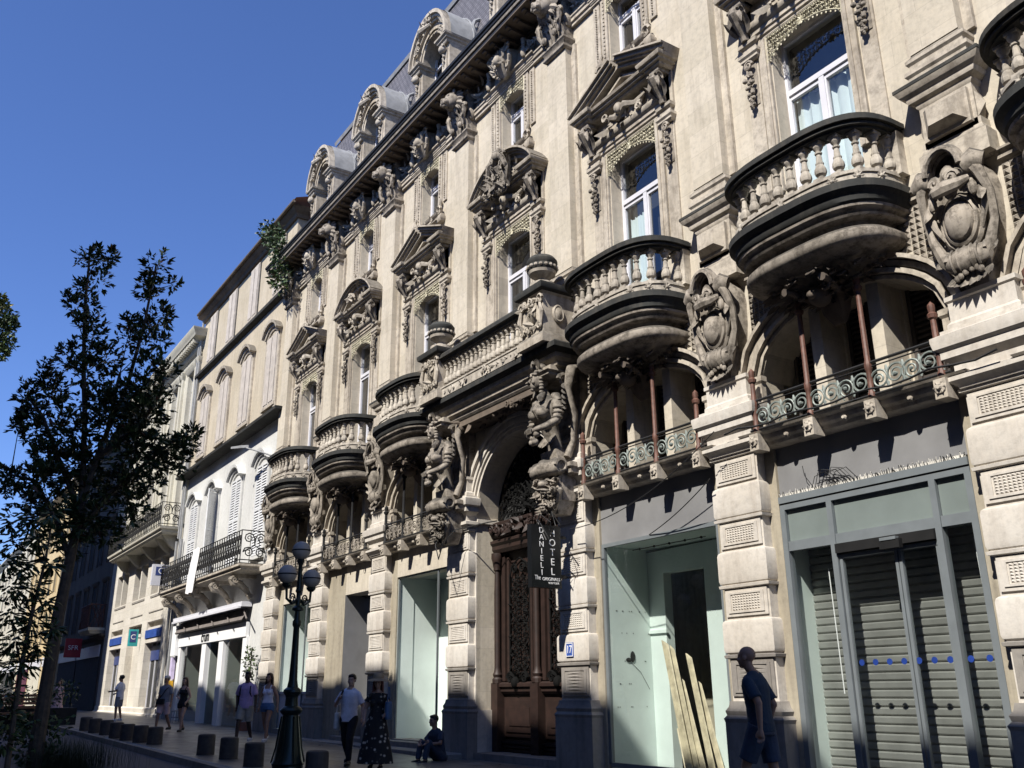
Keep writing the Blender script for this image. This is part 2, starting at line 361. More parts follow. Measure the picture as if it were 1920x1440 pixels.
def cluster(mb, seed, c, w, h, dep, n, sz=.14):
    r = random.Random(seed)
    for i in range(n):
        x = c[0]+r.uniform(-w, w); z = c[2]+r.uniform(-h, h); y = c[1]-r.uniform(.2, 1)*dep; k = r.random(); q = sz*r.uniform(.6, 1.3)
        if k < .45: mb.leaf((x, y+.02, z), (r.uniform(-1, 1), -.15, r.uniform(-1, 1)), (0, -1, 0), q*1.7, q*.45, r.uniform(.1, .5))
        elif k < .75: mb.spiral((x, y, z), q*.6, 1.6, q*.2, u=(r.choice((-1, 1)), 0, 0), a0=r.uniform(0, 6), seg=8, push=.03)
        else: mb.blob((x, y, z), (q*.35, q*.3, q*.4), 7, 5)
def cartouche(mb):
    mb.loft([[(-w, y0, z), (-w*.8, y1, z), (w*.8, y1, z), (w, y0, z)] for w, y0, y1, z in ((.2, 0, -.34, 6.2), (.36, 0, -.36, 6.6), (.46, 0, -.42, 7.1), (.48, 0, -.52, 7.5), (.44, 0, -.6, 7.75), (.3, 0, -.5, 7.92))])
    disc(mb, (0, -.44, 7.08), .36, .45, [(1, 0), (1, .04), (.9, .09), (.84, .05), (.8, .06), (.78, .12), (.7, .15), (.66, .11), (.62, .12), (.58, .2), (.42, .27), (.2, .31), (.04, .32)])
    for s in (-1, 1):
        mb.tube([(s*.2, -.4, 6.42), (s*.36, -.5, 6.62), (s*.5, -.5, 6.95), (s*.53, -.56, 7.3), (s*.47, -.7, 7.6), (s*.36, -.74, 7.78)], [.07, .1, .07, .065, .09, .08], 7)
        mb.lathe_x = None
        mb.tube([(s*.28, -.7, 7.74), (s*.42, -.72, 7.78), (s*.56, -.66, 7.72)], [.13, .15, .11], 10)
        mb.tube([(s*.42, -.45, 7.34), (s*.44, -.56, 7.22), (s*.40, -.56, 7.1), (s*.3, -.5, 6.9)], [.05, .07, .05, .02], 6)
        mb.blob((s*.33, -.66, 7.42), (.07, .07, .11), 8, 6)
        mb.leaf((s*.40, -.6, 7.5), (s*.2, -.3, -1), (0, -1, 0), .4, .09, .1)
        mb.leaf((s*.3, -.45, 6.75), (s*.7, -.2, -.8), (0, -1, 0), .34, .09, .3)
        mb.spiral((s*.31, -.47, 6.58), .13, 1.8, .035, u=(0, -1, 0), push=.08*s)
    mb.tube([(-.30, -.47, 6.58), (-.16, -.52, 6.56), (0, -.54, 6.55), (.16, -.52, 6.56), (.30, -.47, 6.58)], [.12, .15, .17, .15, .12], 12)
    for x in (-.2, -.1, 0, .1, .2): mb.tube([(x, -.52-.16*cos(a), 6.56+.16*sin(a)) for a in [k*pi/5-1.2 for k in range(5)]], .022, 5)
    for k in range(9):
        a = (k-4)*.3; mb.leaf((sin(a)*.14, -.40, 6.44), (sin(a), -.25, -.75), (0, -1, .1), .36, .085, .35)
    for k in range(6): mb.blob((sin((k-2.5)*.5)*.2, -.56, 6.36-.04*cos(k)), .05, 7, 5)
    # hood with mask
    for rr, yy in ((.28, -.60), (.31, -.72), (.28, -.84)):
        mb.tube([(rr*cos(a)-.02, yy, 7.76+rr*1.15*sin(a)) for a in [k*pi/10 for k in range(11)]], .045, 6)
    mb.loft([[(.28*cos(a)-.02, y, 7.76+.32*sin(a)) for a in [k*pi/10 for k in range(11)]] for y in (-.3, -.76)], closed=False)
    mb.blob((-.02, -.62, 7.72), (.13, .14, .17), 10, 8); mb.blob((-.02, -.76, 7.70), (.04, .05, .05), 6, 5)
    mb.tube([(-.3, -.7, 7.55), (-.18, -.82, 7.5), (0, -.86, 7.5), (.18, -.82, 7.5), (.3, -.7, 7.56)], [.05, .09, .11, .09, .05], 8)
    mb.spiral((.12, -.84, 7.6), .11, 1.6, .035, push=.06); mb.spiral((-.16, -.84, 7.6), .1, 1.6, .035, u=(-1, 0, 0), push=-.06)
    for k in range(8):
        a = (k-3.5)*.36; mb.blob((sin(a)*.34, -.66-.04*cos(a), 7.54-.1*cos(a)), .042, 8, 6)
def pilaster(mb):
    mb.mi = 0
    mb.box(-.42, .42, -.30, 0, 8.0, 8.5)
    mb.mold(-.42, .42, -.3, 0, [(.06, 7.98), (.06, 8.3), (.02, 8.34), (0, 8.4)])
    mb.box(-.38, .38, -.30, 0, 8.4, 9.1)
    mb.box(-.33, .33, -.40, -.3, 8.46, 8.98); mb.loft([[(-.29*q, -.40-d, 8.72-.21*q), (.29*q, -.40-d, 8.72-.21*q), (.29*q, -.40-d, 8.72+.21*q), (-.29*q, -.40-d, 8.72+.21*q)] for q, d in ((1, 0), (.62, .2), (.60, .2))])
    for s in (-1, 1):
        a = [mb.P(s*.382, y, z) for y, z in ((-.26, 8.52), (-.04, 8.52), (-.04, 8.92), (-.26, 8.92))]; t = mb.P(s*.47, -.15, 8.72)
        for k in range(4): mb.F(a[k], a[(k+1) % 4], t)
    mb.mold(-.38, .38, -.30, 0, [(0, 9.04), (.03, 9.08), (.03, 9.12), (.1, 9.16), (.12, 9.2), (.12, 9.24), (.2, 9.29), (.24, 9.36)])
    mb.mi = 1; mb.mold(-.38, .38, -.30, 0, [(.24, 9.36), (.25, 9.37), (.25, 9.42), (.06, 9.45)]); mb.mi = 0
    mb.mold(-.38, .38, -.32, 0, [(.05, 9.45), (.05, 9.56), (.09, 9.6), (.09, 9.66), (.02, 9.7), (.02, 9.76), (.06, 9.8), (.06, 9.85), (0, 9.9), (-.02, 9.94)])
    mb.mi = 2; mb.box(-.36, .36, -.33, 0, 9.93, 15.62); mb.mi = 0
    for s in (-1, 1): mb.box(min(s*.36, s*.50), max(s*.36, s*.50), -.10, 0, 9.93, 15.62)
def capital(mb):
    mb.mold(-.38, .38, -.34, 0, [(0, 15.5), (.04, 15.54), (.04, 15.6), (0, 15.62), (.02, 15.7), (.07, 15.75), (.07, 15.8), (0, 15.84), (0, 16.9), (.08, 16.95), (.08, 17.05)])
    for k in range(7): mb.leaf((-.36+k*.12, -.36, 15.84), (0, -.1, 1), (0, -1, 0), .4, .08, .3)
    for k in range(5): mb.leaf((-.3+k*.15, -.38, 16.0), (0, -.15, 1), (0, -1, 0), .45, .09, .35)
    for s in (-1, 1):
        mb.spiral((s*.34, -.5, 16.42), .17, 2, .045, u=(s, 0, 0), push=-.12*s); mb.spiral((s*.12, -.46, 16.25), .1, 1.6, .03, u=(s, 0, 0))
        mb.tube([(s*.38, -.40, 16.6), (s*.42, -.5, 16.45), (s*.4, -.5, 16.2), (s*.3, -.45, 15.95)], [.05, .08, .06, .03], 6)
        mb.blob((s*.2, -.5, 15.98), (.08, .08, .1), 8, 6); mb.blob((s*.40, -.2, 16.3), (.08, .14, .2), 8, 6)
    # lion head
    mb.blob((0, -.66, 16.76), (.25, .28, .27), 12, 9); mb.blob((0, -.92, 16.66), (.14, .15, .13), 10, 7); mb.blob((0, -1.03, 16.70), (.06, .05, .05), 8, 6); mb.blob((0, -.92, 16.54), (.09, .1, .05), 8, 6)
    for s in (-1, 1): mb.blob((s*.11, -.88, 16.84), .045, 7, 5); mb.blob((s*.18, -.72, 16.98), (.06, .05, .09), 7, 6); mb.blob((s*.08, -.98, 16.62), (.07, .06, .06), 7, 5)
    for k in range(14):
        a = k*2*pi/14; mb.leaf((.2*cos(a), -.66, 16.76+.2*sin(a)), (cos(a), .25, sin(a)*.8-.15), (0, -1, 0), .28, .09, -.3)
    cluster(mb, 3, (0, -.38, 16.35), .34, .3, .2, 12, .13)
def sq(fn, ky, kx=1):
    def f(mb):
        fn(mb); mb.v = [(x*kx, y*ky, z) for x, y, z in mb.v]
    return f
for k, x in enumerate(XP):
    hp('pier', cm('pier', sq(pier, .56), ['pier_stone', 'base_stone']), (x, 0, 0))
    hp('pier_cap', cm('pier_cap', sq(pier_cap, .75), 'pier_stone'), (x, 0, 0))
    if k not in (3, 4): hp('cartouche', cm('cartouche', sq(cartouche, .72, .84), 'carved_stone', 32), (x, 0, 0))
    hp('pilaster', cm('pilaster', sq(pilaster, .72), ['trim_stone', 'black_stone', 'wall_stone']), (x, 0, 0))
    hp('lion_capital', cm('lion_capital', sq(capital, .85), 'carved_stone', 32), (x, 0, 0))
# ---------------------------------------------------------------- entresol storey
def archivolt(mb):
    for d0, d1, y in ((.0, .06, -.06), (.08, .15, -.13), (.18, .26, -.10), (.28, .34, -.20)):
        pts = []; n = 24
        for i in range(n+1):
            u = -1.62+3.24*i/n; pts.append((u, arch_z(u)))
        # build offset band
        for i in range(n):
            q = []
            for j, d in ((i, d0), (i+1, d0), (i+1, d1), (i, d1)):
                a = pts[max(j-1, 0)]; b = pts[min(j+1, n)]; tx, tz = b[0]-a[0], b[1]-a[1]; L = sqrt(tx*tx+tz*tz)
                q.append((pts[j][0]-tz/L*d, pts[j][1]+tx/L*d))
            ids = [mb.P(x, y, z) for x, z in q]; idb = [mb.P(x, .0, z) for x, z in q]
            mb.F(*ids); mb.F(ids[3], ids[2], idb[2], idb[3]); mb.F(ids[1], ids[0], idb[0], idb[1])
    for s in (-1, 1): mb.mold(s*1.66-.1, s*1.66+.1, -.10, 0, [(0, 5.2), (0, 6.0), (.03, 6.04), (.03, 6.12), (0, 6.14)])
def spandrel(mb):
    def t(x, z): return z > arch_z(max(-1.62, min(1.62, x)))+.40 and (abs(x) < 1.72)
    mb.diamonds(-1.74, 1.74, 6.2, 7.82, 0, 36, 17, .04, t)
    mb.mold(-1.72, 1.72, -.02, 0, [(0, 7.84), (.04, 7.87), (.04, 7.93), (.09, 7.97), (.09, 8.0)])
def ledge(mb):
    mb.mold(-1.72, 1.72, -.18, .05, [(-.05, 4.93), (0, 4.95), (.02, 5.0), (.08, 5.03), (.10, 5.07), (.10, 5.10), (.17, 5.13), (.19, 5.16), (.12, 5.18)])
    for u in (-1.56, -.52, .52, 1.56):
        mb.box(u-.085, u+.085, -.40, -.16, 4.86, 5.12); disc(mb, (u, -.40, 5.0), .085, .085, [(1, 0), (.9, .02), (.5, .03), (.3, .06)], 10)
        for k in range(6): a = k*pi/3; mb.leaf((u+.02*cos(a), -.42, 5.0+.02*sin(a)), (cos(a), 0, sin(a)), (0, -1, 0), .08, .03, .2, 2)
    for u in (-1.04, 0, 1.04): disc(mb, (u, -.22, 5.02), .045, .045, [(1, 0), (1, .05), (.5, .08)], 8)
def iron_rail(mb):
    mb.tube([(-1.68, -.31, 5.66), (1.68, -.31, 5.66)], .022, 6); mb.tube([(-1.68, -.31, 5.60), (1.68, -.31, 5.60)], .011, 4); mb.tube([(-1.68, -.31, 5.20), (1.68, -.31, 5.20)], .018, 6)
    mb.mi = 1
    for sec in (-1.04, 0, 1.04):
        for k in range(4):
            cx = sec+(-.37+k*.247); fl = 1 if k % 2 else -1
            mb.spiral((cx, -.31, 5.40+.012*fl), .155, 2.1, .017, u=(fl, 0, 0), a0=-.6, seg=16, n=5, tail=(cx+fl*.2, -.31, 5.24))
            mb.blob((cx, -.33, 5.40), .03, 6, 4)
            mb.leaf((cx+.12, -.32, 5.25), (0, 0, 1), (0, -1, 0), .12, .03, .1, 2); mb.leaf((cx+.12, -.32, 5.56), (0, 0, -1), (0, -1, 0), .12, .03, .1, 2)
def column(h):
    def f(mb):
        mb.lathe(0, 0, [(.055, 5.14), (.055, 5.22), (.04, 5.25), (.04, 5.55), (.055, 5.58), (.055, 5.66), (.04, 5.7), (.037, h), (.06, h+.02), (.07, h+.07), (.04, h+.1), (.05, h+.15), (.05, h+.2), (.0, h+.26)], 9)
    return f
def mullion(mb): mb.box(-.10, .10, .03, .62, 5.1, 7.2); mb.box(-.13, .13, .55, .66, 5.1, 7.2)
def louvre_window(w):
    def f(mb):
        mb.box(-w, w, .60, .63, 5.15, 7.2)
        mb.mi = 1
        for s in (-1, 0, 1): mb.box(s*(w-.03)-.03, s*(w-.03)+.03, .5, .6, 5.15, 7.1)
        for k in range(22): z = 5.22+k*.085; mb.box(-w+.06, w-.06, .54, .585, z, z+.035)
    return f
LW = cm('louvred_window', louvre_window(.40), ['dark_room', 'louvre_dark'])
for b in (0, 1, 2, 4, 5, 6):
    x = XB[b]
    hp('arch_moulding', cm('arch_moulding', archivolt, 'trim_stone'), (x, 0, 0)); hp('spandrel', cm('spandrel', spandrel, 'carved_stone', 0), (x, 0, 0))
    hp('ledge', cm('ledge', ledge, 'trim_stone'), (x, 0, 0)); hp('iron_railing', cm('iron_railing' if b < 4 else 'iron_railing#2', iron_rail, ['cable_black', 'pale_iron' if b < 4 else 'carved_stone']), (x, 0, 0))
    for u in (-1.56, -.52, .52, 1.56):
        h = 5.95 if abs(u) > 1 else 6.75
        hp('iron_column', cm('iron_column#%.2f%d' % (h, b < 3), column(h), 'rust_iron' if b < 3 else 'black_metal'), (x+u, -.31, 0))
    for u in (-.52, .52): hp('mullion', cm('mullion', mullion, 'wall_stone'), (x+u, 0, 0))
    for u in (-1.06, 0, 1.06): hp('louvred_window', LW, (x+u, .12, 0))
    m_ = MB(); m_.box(x-1.64, x+1.64, .02, .85, 5.02, 5.12); hp('window_sill', m_.mesh('window_sill', 'trim_stone'))
# ---------------------------------------------------------------- rounded balconies
def plan(a, b, z, n=26, e=.64):
    r = []
    for i in range(n+1):
        t = pi*i/n; c, s = cos(t), sin(t); r.append((a*(1 if c > 0 else -1)*abs(c)**e, -b*abs(s)**e, z))
    return r
def band(mb, a0, b0, a1, b1, z0, z1, n=26):
    R = [plan(a0, b0, z0, n), plan(a0, b0, z1, n), plan(a1, b1, z1, n), plan(a1, b1, z0, n)]
    ids = [[mb.P(*p) for p in r] for r in R]
    for k in range(4):
        A, B = ids[k], ids[(k+1) % 4]
        for i in range(n): mb.F(A[i], A[i+1], B[i+1], B[i])
def balcony(mb):
    mb.mi = 0
    mb.loft([plan(a, b, z) for a, b, z in ((.3, .12, 7.05), (.7, .4, 7.16), (1.0, .7, 7.22), (1.14, .86, 7.25), (1.22, .94, 7.28), (1.265, .985, 7.35), (1.26, .98, 7.44), (1.2, .92, 7.50), (1.1, .82, 7.53))], cap=True)
    mb.loft([plan(a, b, z) for a, b, z in ((1.1, .82, 7.53), (1.12, .84, 7.60), (1.27, .98, 7.62), (1.29, 1.0, 7.65), (1.25, .97, 7.67), (1.27, .99, 7.70), (1.34, 1.06, 7.73), (1.35, 1.07, 7.77))])
    mb.mi = 1; mb.loft([plan(a, b, z) for a, b, z in ((1.35, 1.07, 7.77), (1.38, 1.1, 7.80), (1.39, 1.11, 7.89), (1.43, 1.17, 7.94), (1.45, 1.19, 7.96), (1.45, 1.19, 8.07), (1.41, 1.15, 8.09), (.2, .1, 8.1))])
    mb.mi = 2; r = random.Random(5)
    for k in range(150):      # foliage under the bowl
        th = r.uniform(.1, pi-.1); q = r.uniform(.05, .85); x = 1.25*q*cos(th); y = -.9*q*sin(th); z = 6.80+.38*q
        if r.random() < .8: mb.leaf((x, y, z), (cos(th), -sin(th), .15+r.uniform(-.4, .2)), (0, -.3, -1), r.uniform(.14, .28), .055, .3)
        else: mb.spiral((x, y-.02, z-.03), .08, 1.6, .022, u=(1, 0, 0), v=(0, -.7, -.7), a0=r.uniform(0, 6), seg=8)
    mb.blob((0, -.42, 6.86), (.16, .2, .16), 9, 7); mb.blob((0, -.6, 6.84), (.07, .08, .07), 8, 6)
    for s in (-1, 1):
        mb.spiral((s*.25, -.55, 6.92), .1, 1.8, .03, u=(s, 0, 0), push=.05)
        mb.tube([(s*.25, -.3, 6.9), (s*.32, -.66, 6.98), (s*.34, -.78, 6.96)], [.05, .05, .06], 8)
    mb.loft([[(-w, 0, z), (-w*.8, -y, z), (w*.8, -y, z), (w, 0, z)] for w, y, z in ((.1, .05, 6.5), (.2, .16, 6.66), (.22, .22, 6.8), (.3, .34, 6.95))])
def curb(mb):
    band(mb, 1.18, .82, 1.36, 1.02, 8.05, 8.24); band(mb, 1.16, .80, 1.38, 1.04, 8.24, 8.29)
    for i in (3, 6, 9, 13, 17, 20, 23):
        t = pi*i/26; c, s = cos(t), sin(t); x = 1.38*(1 if c > 0 else -1)*abs(c)**.64; y = -1.04*abs(s)**.64
        n = Vector((c, -s, 0))*1; w = Vector((-n.y, n.x, 0))
        for k in range(8):
            a = k*pi/4; d = w*cos(a)+Vector((0, 0, 1))*sin(a); mb.leaf((x+n.x*.02, y+n.y*.02, 8.16), d, n, .1, .035, .25, 2)
        mb.blob((x+n.x*.03, y+n.y*.03, 8.16), .035, 7, 5)
    for s in (-1, 1): mb.mold(s*1.32-.1, s*1.32+.1, -.16, 0, [(.02, 8.29), (0, 8.33), (0, 8.9), (.03, 8.96)])
def handrail(mb): band(mb, 1.16, .82, 1.38, 1.05, 8.94, 8.98); band(mb, 1.12, .78, 1.43, 1.10, 8.98, 9.02); band(mb, 1.08, .74, 1.47, 1.14, 9.04, 9.12); band(mb, 1.12, .78, 1.43, 1.10, 9.12, 9.16)
def baluster(mb):
    k = 1.08
    mb.box(-.085, .085, -.085, .085, 0, .05)
    mb.lathe(0, 0, [(r*1.06, z*k) for r, z in ((.062, .05), (.042, .075), (.046, .09), (.074, .115), (.084, .15), (.078, .20), (.052, .26), (.058, .275), (.058, .29), (.044, .30), (.040, .36), (.034, .42), (.05, .43), (.052, .45), (.036, .46), (.04, .48), (.066, .51), (.074, .53), (.074, .56))], 10)
    mb.box(-.08, .08, -.08, .08, .56*k, .61*k)
BAL = cm('baluster', baluster, 'baluster_stone')
for b in (0, 1, 2, 4, 5, 6):
    x = XB[b]-.04; bo = hp('balcony', cm('balcony', balcony, ['carved_stone', 'black_stone', 'soot_shade_stone'], 40), (x, 0, 0))
    hp('curb', cm('curb', curb, 'baluster_stone'), (x, 0, 0), bo); hp('handrail', cm('handrail', handrail, 'black_stone'), (x, 0, 0), bo)
    # equal steps along the plan
    P_ = [Vector(p) for p in plan(1.27, .93, 8.29, 120)]; L = [0]
    for p, q in zip(P_, P_[1:]): L.append(L[-1]+(q-p).length)
    nb = 14
    for k in range(nb):
        t = L[-1]*(k+.75)/(nb+.5); i = min(range(len(L)), key=lambda j: abs(L[j]-t)); p = P_[i]
        hp('baluster', BAL, (x+p.x, p.y, p.z), bo)
# ---------------------------------------------------------------- windows
def win_frame(a, z0, z1, zt, w=.055):
    def f(mb):
        y0, y1 = .28, .36
        for s in (-1, 1): mb.box(min(s*a, s*(a-w)), max(s*a, s*(a-w)), y0, y1, z0, z1)
        mb.box(-a+w, a-w, y0, y1, z1-w, z1); mb.box(-a+w, a-w, y0-.02, y1, zt-.05, zt+.05)
        mb.box(-.05, .05, y0-.015, y1, z0, zt-.05)
        for s in (-1, 1):
            c = s*(a/2); h = (a-w)/2-.02
            for q in (-1, 1): mb.box(c+q*h-.03, c+q*h+.03, y0+.01, y1-.01, z0, zt-.052)
            mb.box(c-h+.03, c+h-.03, y0+.01, y1-.01, zt-.13, zt-.052); mb.box(c-h+.03, c+h-.03, y0+.01, y1-.01, z0, z0+.09)
    return f
def quad_y(mb, x0, x1, y, z0, z1): mb.F(mb.P(x0, y, z0), mb.P(x1, y, z0), mb.P(x1, y, z1), mb.P(x0, y, z1))
def curtain_mesh(x0, x1, z0, z1, y, seed):
    def f(mb):
        r = random.Random(seed); n = 26; ph = r.uniform(0, 6); pr = None
        for i in range(n+1):
            x = x0+(x1-x0)*i/n; yy = y+.03*sin(i*1.7+ph)+.012*sin(i*3.1); q = (mb.P(x, yy, z0), mb.P(x, yy, z1-.05*abs(sin(i*.5))))
            if pr: mb.F(pr[0], q[0], q[1], pr[1])
            pr = q
    return f
def lace(a, ztop, drop, seed=1):
    def f(mb):
        fz = lambda u: ztop-drop*(.42+.58*abs(u/a)**2.2)
        mb.tube([(-a, -.03, ztop), (a, -.03, ztop)], .018, 5)
        n = 20; mb.tube([(-a+2*a*i/n, -.03, fz(-a+2*a*i/n)) for i in range(n+1)], .014, 5)
        st = .085; i = 0; x = -a+st*.5
        while x < a:
            z = ztop-st*.5
            while z > fz(x)-.02:
                i += 1; mb.spiral((x, -.03, z), st*.48, 1.3, .011, u=((-1)**i, 0, 0), a0=i*1.3, seg=8, n=4); z -= st
            mb.leaf((x, -.03, fz(x)), (0, 0, -1), (0, -1, 0), .07, .022, 0, 2)
            x += st
        for k in range(9): an = k*2*pi/9; mb.leaf((0, -.05, ztop-drop*.35), (cos(an), 0, sin(an)), (0, -1, 0), .11, .03, .2, 2)
        for s in (-1, 1): mb.tube([(s*a, -.03, ztop), (s*a, -.03, fz(a)-.04)], .016, 5)
    return f
def surround(mb):
    for s in (-1, 1):
        mb.box(min(s*.74, s*.94), max(s*.74, s*.94), -.06, 0, 9.1, 12.1); mb.box(min(s*.78, s*.84), max(s*.78, s*.84), -.085, -.06, 9.1, 12.1)
        mb.box(min(s*.98, s*1.26), max(s*.98, s*1.26), -.035, 0, 9.1, 12.1)
        mb.mold(s*1.1-.13, s*1.1+.13, -.06, 0, [(.03, 9.02), (.03, 9.12), (.05, 9.16), (.0, 9.22)])
        mb.mold(s*1.1-.15, s*1.1+.15, -.09, 0, [(0, 11.82), (.04, 11.86), (.04, 11.9), (.07, 11.94), (.07, 12.0), (0, 12.02), (0, 12.12), (.05, 12.16), (.06, 12.22)])
    mb.mold(-.96, .96, -.06, 0, [(0, 12.1), (0, 12.16), (.03, 12.18), (.03, 12.24), (.06, 12.26), (.06, 12.34), (.11, 12.38), (.14, 12.44), (.14, 12.48), (.0, 12.5)])
    mb.box(-1.3, 1.3, -.05, 0, 12.22, 12.98)
    cluster(mb, 11, (0, -.06, 12.68), .55, .14, .22, 26, .16)
    mb.tube([(-.6, -.12, 12.62), (-.35, -.22, 12.74), (-.1, -.25, 12.6), (.15, -.28, 12.76), (.4, -.22, 12.66), (.62, -.14, 12.82)], [.03, .07, .09, .09, .07, .03], 7)
    mb.blob((0, -.3, 12.74), (.11, .12, .14), 9, 7)
def console(mb):
    mb.box(-.10, .10, -.05, 0, 10.95, 12.9)
    mb.box(-.13, .13, -.34, 0, 12.88, 12.98)
    mb.tube([(0, -.30, 12.84), (0, -.36, 12.7), (0, -.26, 12.52), (0, -.16, 12.36), (0, -.14, 12.24)], [.10, .12, .10, .08, .07], 8)
    for s in (-1, 1):
        mb.spiral((s*.11, -.3, 12.76), .11, 1.8, .03, u=(0, -1, 0), push=.02); mb.leaf((s*.05, -.38, 12.8), (s*.3, -.2, -1), (0, -1, 0), .4, .07, -.2)
        mb.leaf((s*.08, -.2, 12.35), (s*.5, -.2, 1), (0, -1, 0), .4, .08, .4)
    mb.spiral((0, -.14, 11.72), .09, 1.8, .03); mb.spiral((0, -.13, 11.54), .06, 1.6, .024, u=(-1, 0, 0))
    r = random.Random(2)
    for k in range(26):
        t = k/26; w = .10*(1-t*.75); z = 11.46-.62*t
        mb.blob((r.uniform(-w, w), -.11-r.uniform(0, .07)*(1-t*.5), z), r.uniform(.03, .055)*(1-t*.35), 7, 5)
    for k in range(8): z = 11.4-k*.07; mb.leaf((0, -.1, z), ((-1)**k, -.3, -.5), (0, -1, 0), .13*(1-k*.08), .04, .3, 2)
def slope_box(mb, xa, za, xb, zb, h0, h1, y):
    L = sqrt((xb-xa)**2+(zb-za)**2); nx, nz = -(zb-za)/L, (xb-xa)/L
    if nz < 0: nx, nz = -nx, -nz
    mb.loft([[(x+nx*h0, 0, z+nz*h0), (x+nx*h0, -y, z+nz*h0), (x+nx*h1, -y, z+nz*h1), (x+nx*h1, 0, z+nz*h1)] for x, z in ((xa, za), (xb, zb))])
def ped_base(mb):
    mb.mold(-1.3, 1.3, -.24, 0, [(0, 12.95), (.04, 12.98), (.04, 13.02), (.1, 13.04), (.1, 13.08), (.15, 13.1), (.17, 13.15)])
    for s in (-1, 1): mb.mold(s*1.12-.17, s*1.12+.17, -.34, 0, [(0, 12.95), (.04, 12.98), (.04, 13.02), (.1, 13.04), (.1, 13.08), (.15, 13.1), (.17, 13.15), (.17, 13.18)])
def pediment_tri(mb):
    ped_base(mb)
    for s in (-1, 1):
        for h0, h1, y in ((0, .08, .30), (.08, .13, .37), (.13, .2, .43), (.20, .24, .49)): slope_box(mb, s*1.44, 13.1, 0, 13.72, h0, h1, y)
        for h0, h1, y in ((-.12, -.07, .2), ): slope_box(mb, s*1.2, 13.14, 0, 13.68, h0, h1, y)
    n = [mb.P(-1.35, -.1, 13.12), mb.P(1.35, -.1, 13.12), mb.P(0, -.1, 13.74)]; mb.F(*n)
def pediment_seg(mb):
    ped_base(mb); R = 1.75; zc = 13.98-R; a0 = math.asin(1.44/R)
    for r0, r1, y in ((-.1, 0, .28), (0, .05, .36), (.05, .1, .42), (.1, .15, .49)):
        n = 18; rows = []
        for i in range(n+1):
            a = -a0+2*a0*i/n; rows.append([((R+q-.15)*sin(a), yy, zc+(R+q-.15)*cos(a)) for q, yy in ((r0, 0), (r0, -y), (r1, -y), (r1, 0))])
        mb.loft(rows)
    n = [mb.P(1.72*sin(a)*.92, -.1, max(13.12, zc+1.68*cos(a))) for a in [-a0+2*a0*i/12 for i in range(13)]]; mb.F(*n[::-1])
    cluster(mb, 21, (0, -.1, 13.42), .6, .22, .3, 34, .18)
def arms(mb):
    disc(mb, (0, -.42, 13.25), .24, .36, [(1.15, -.1), (1.15, .02), (1, .06), (.9, .03), (.8, .05), (.6, .12), (.2, .15)], 16)
    cluster(mb, 8, (0, -.42, 13.3), .42, .5, .16, 60, .15)
    for s in (-1, 1):
        mb.tube([(s*.1, -.5, 13.85), (s*.3, -.55, 13.7), (s*.42, -.5, 13.4), (s*.34, -.5, 13.05), (s*.2, -.45, 12.8)], [.05, .08, .06, .08, .03], 7); mb.spiral((s*.2, -.5, 13.82), .13, 1.8, .04, u=(s, 0, 0)); mb.spiral((s*.32, -.46, 12.86), .1, 1.6, .03, u=(s, 0, 0))
        for k in range(5): mb.leaf((s*.3, -.4, 13.0+k*.12), (s*1, -.2, .2+.1*k), (0, -1, 0), .4, .08, .2)
    mb.blob((0, -.5, 13.88), (.12, .14, .15), 9, 7)
    for k in range(9): a = k*pi/8; mb.leaf((.08*cos(a), -.5, 13.92), (cos(a), -.1, sin(a)), (0, -1, 0), .2, .05, .1)
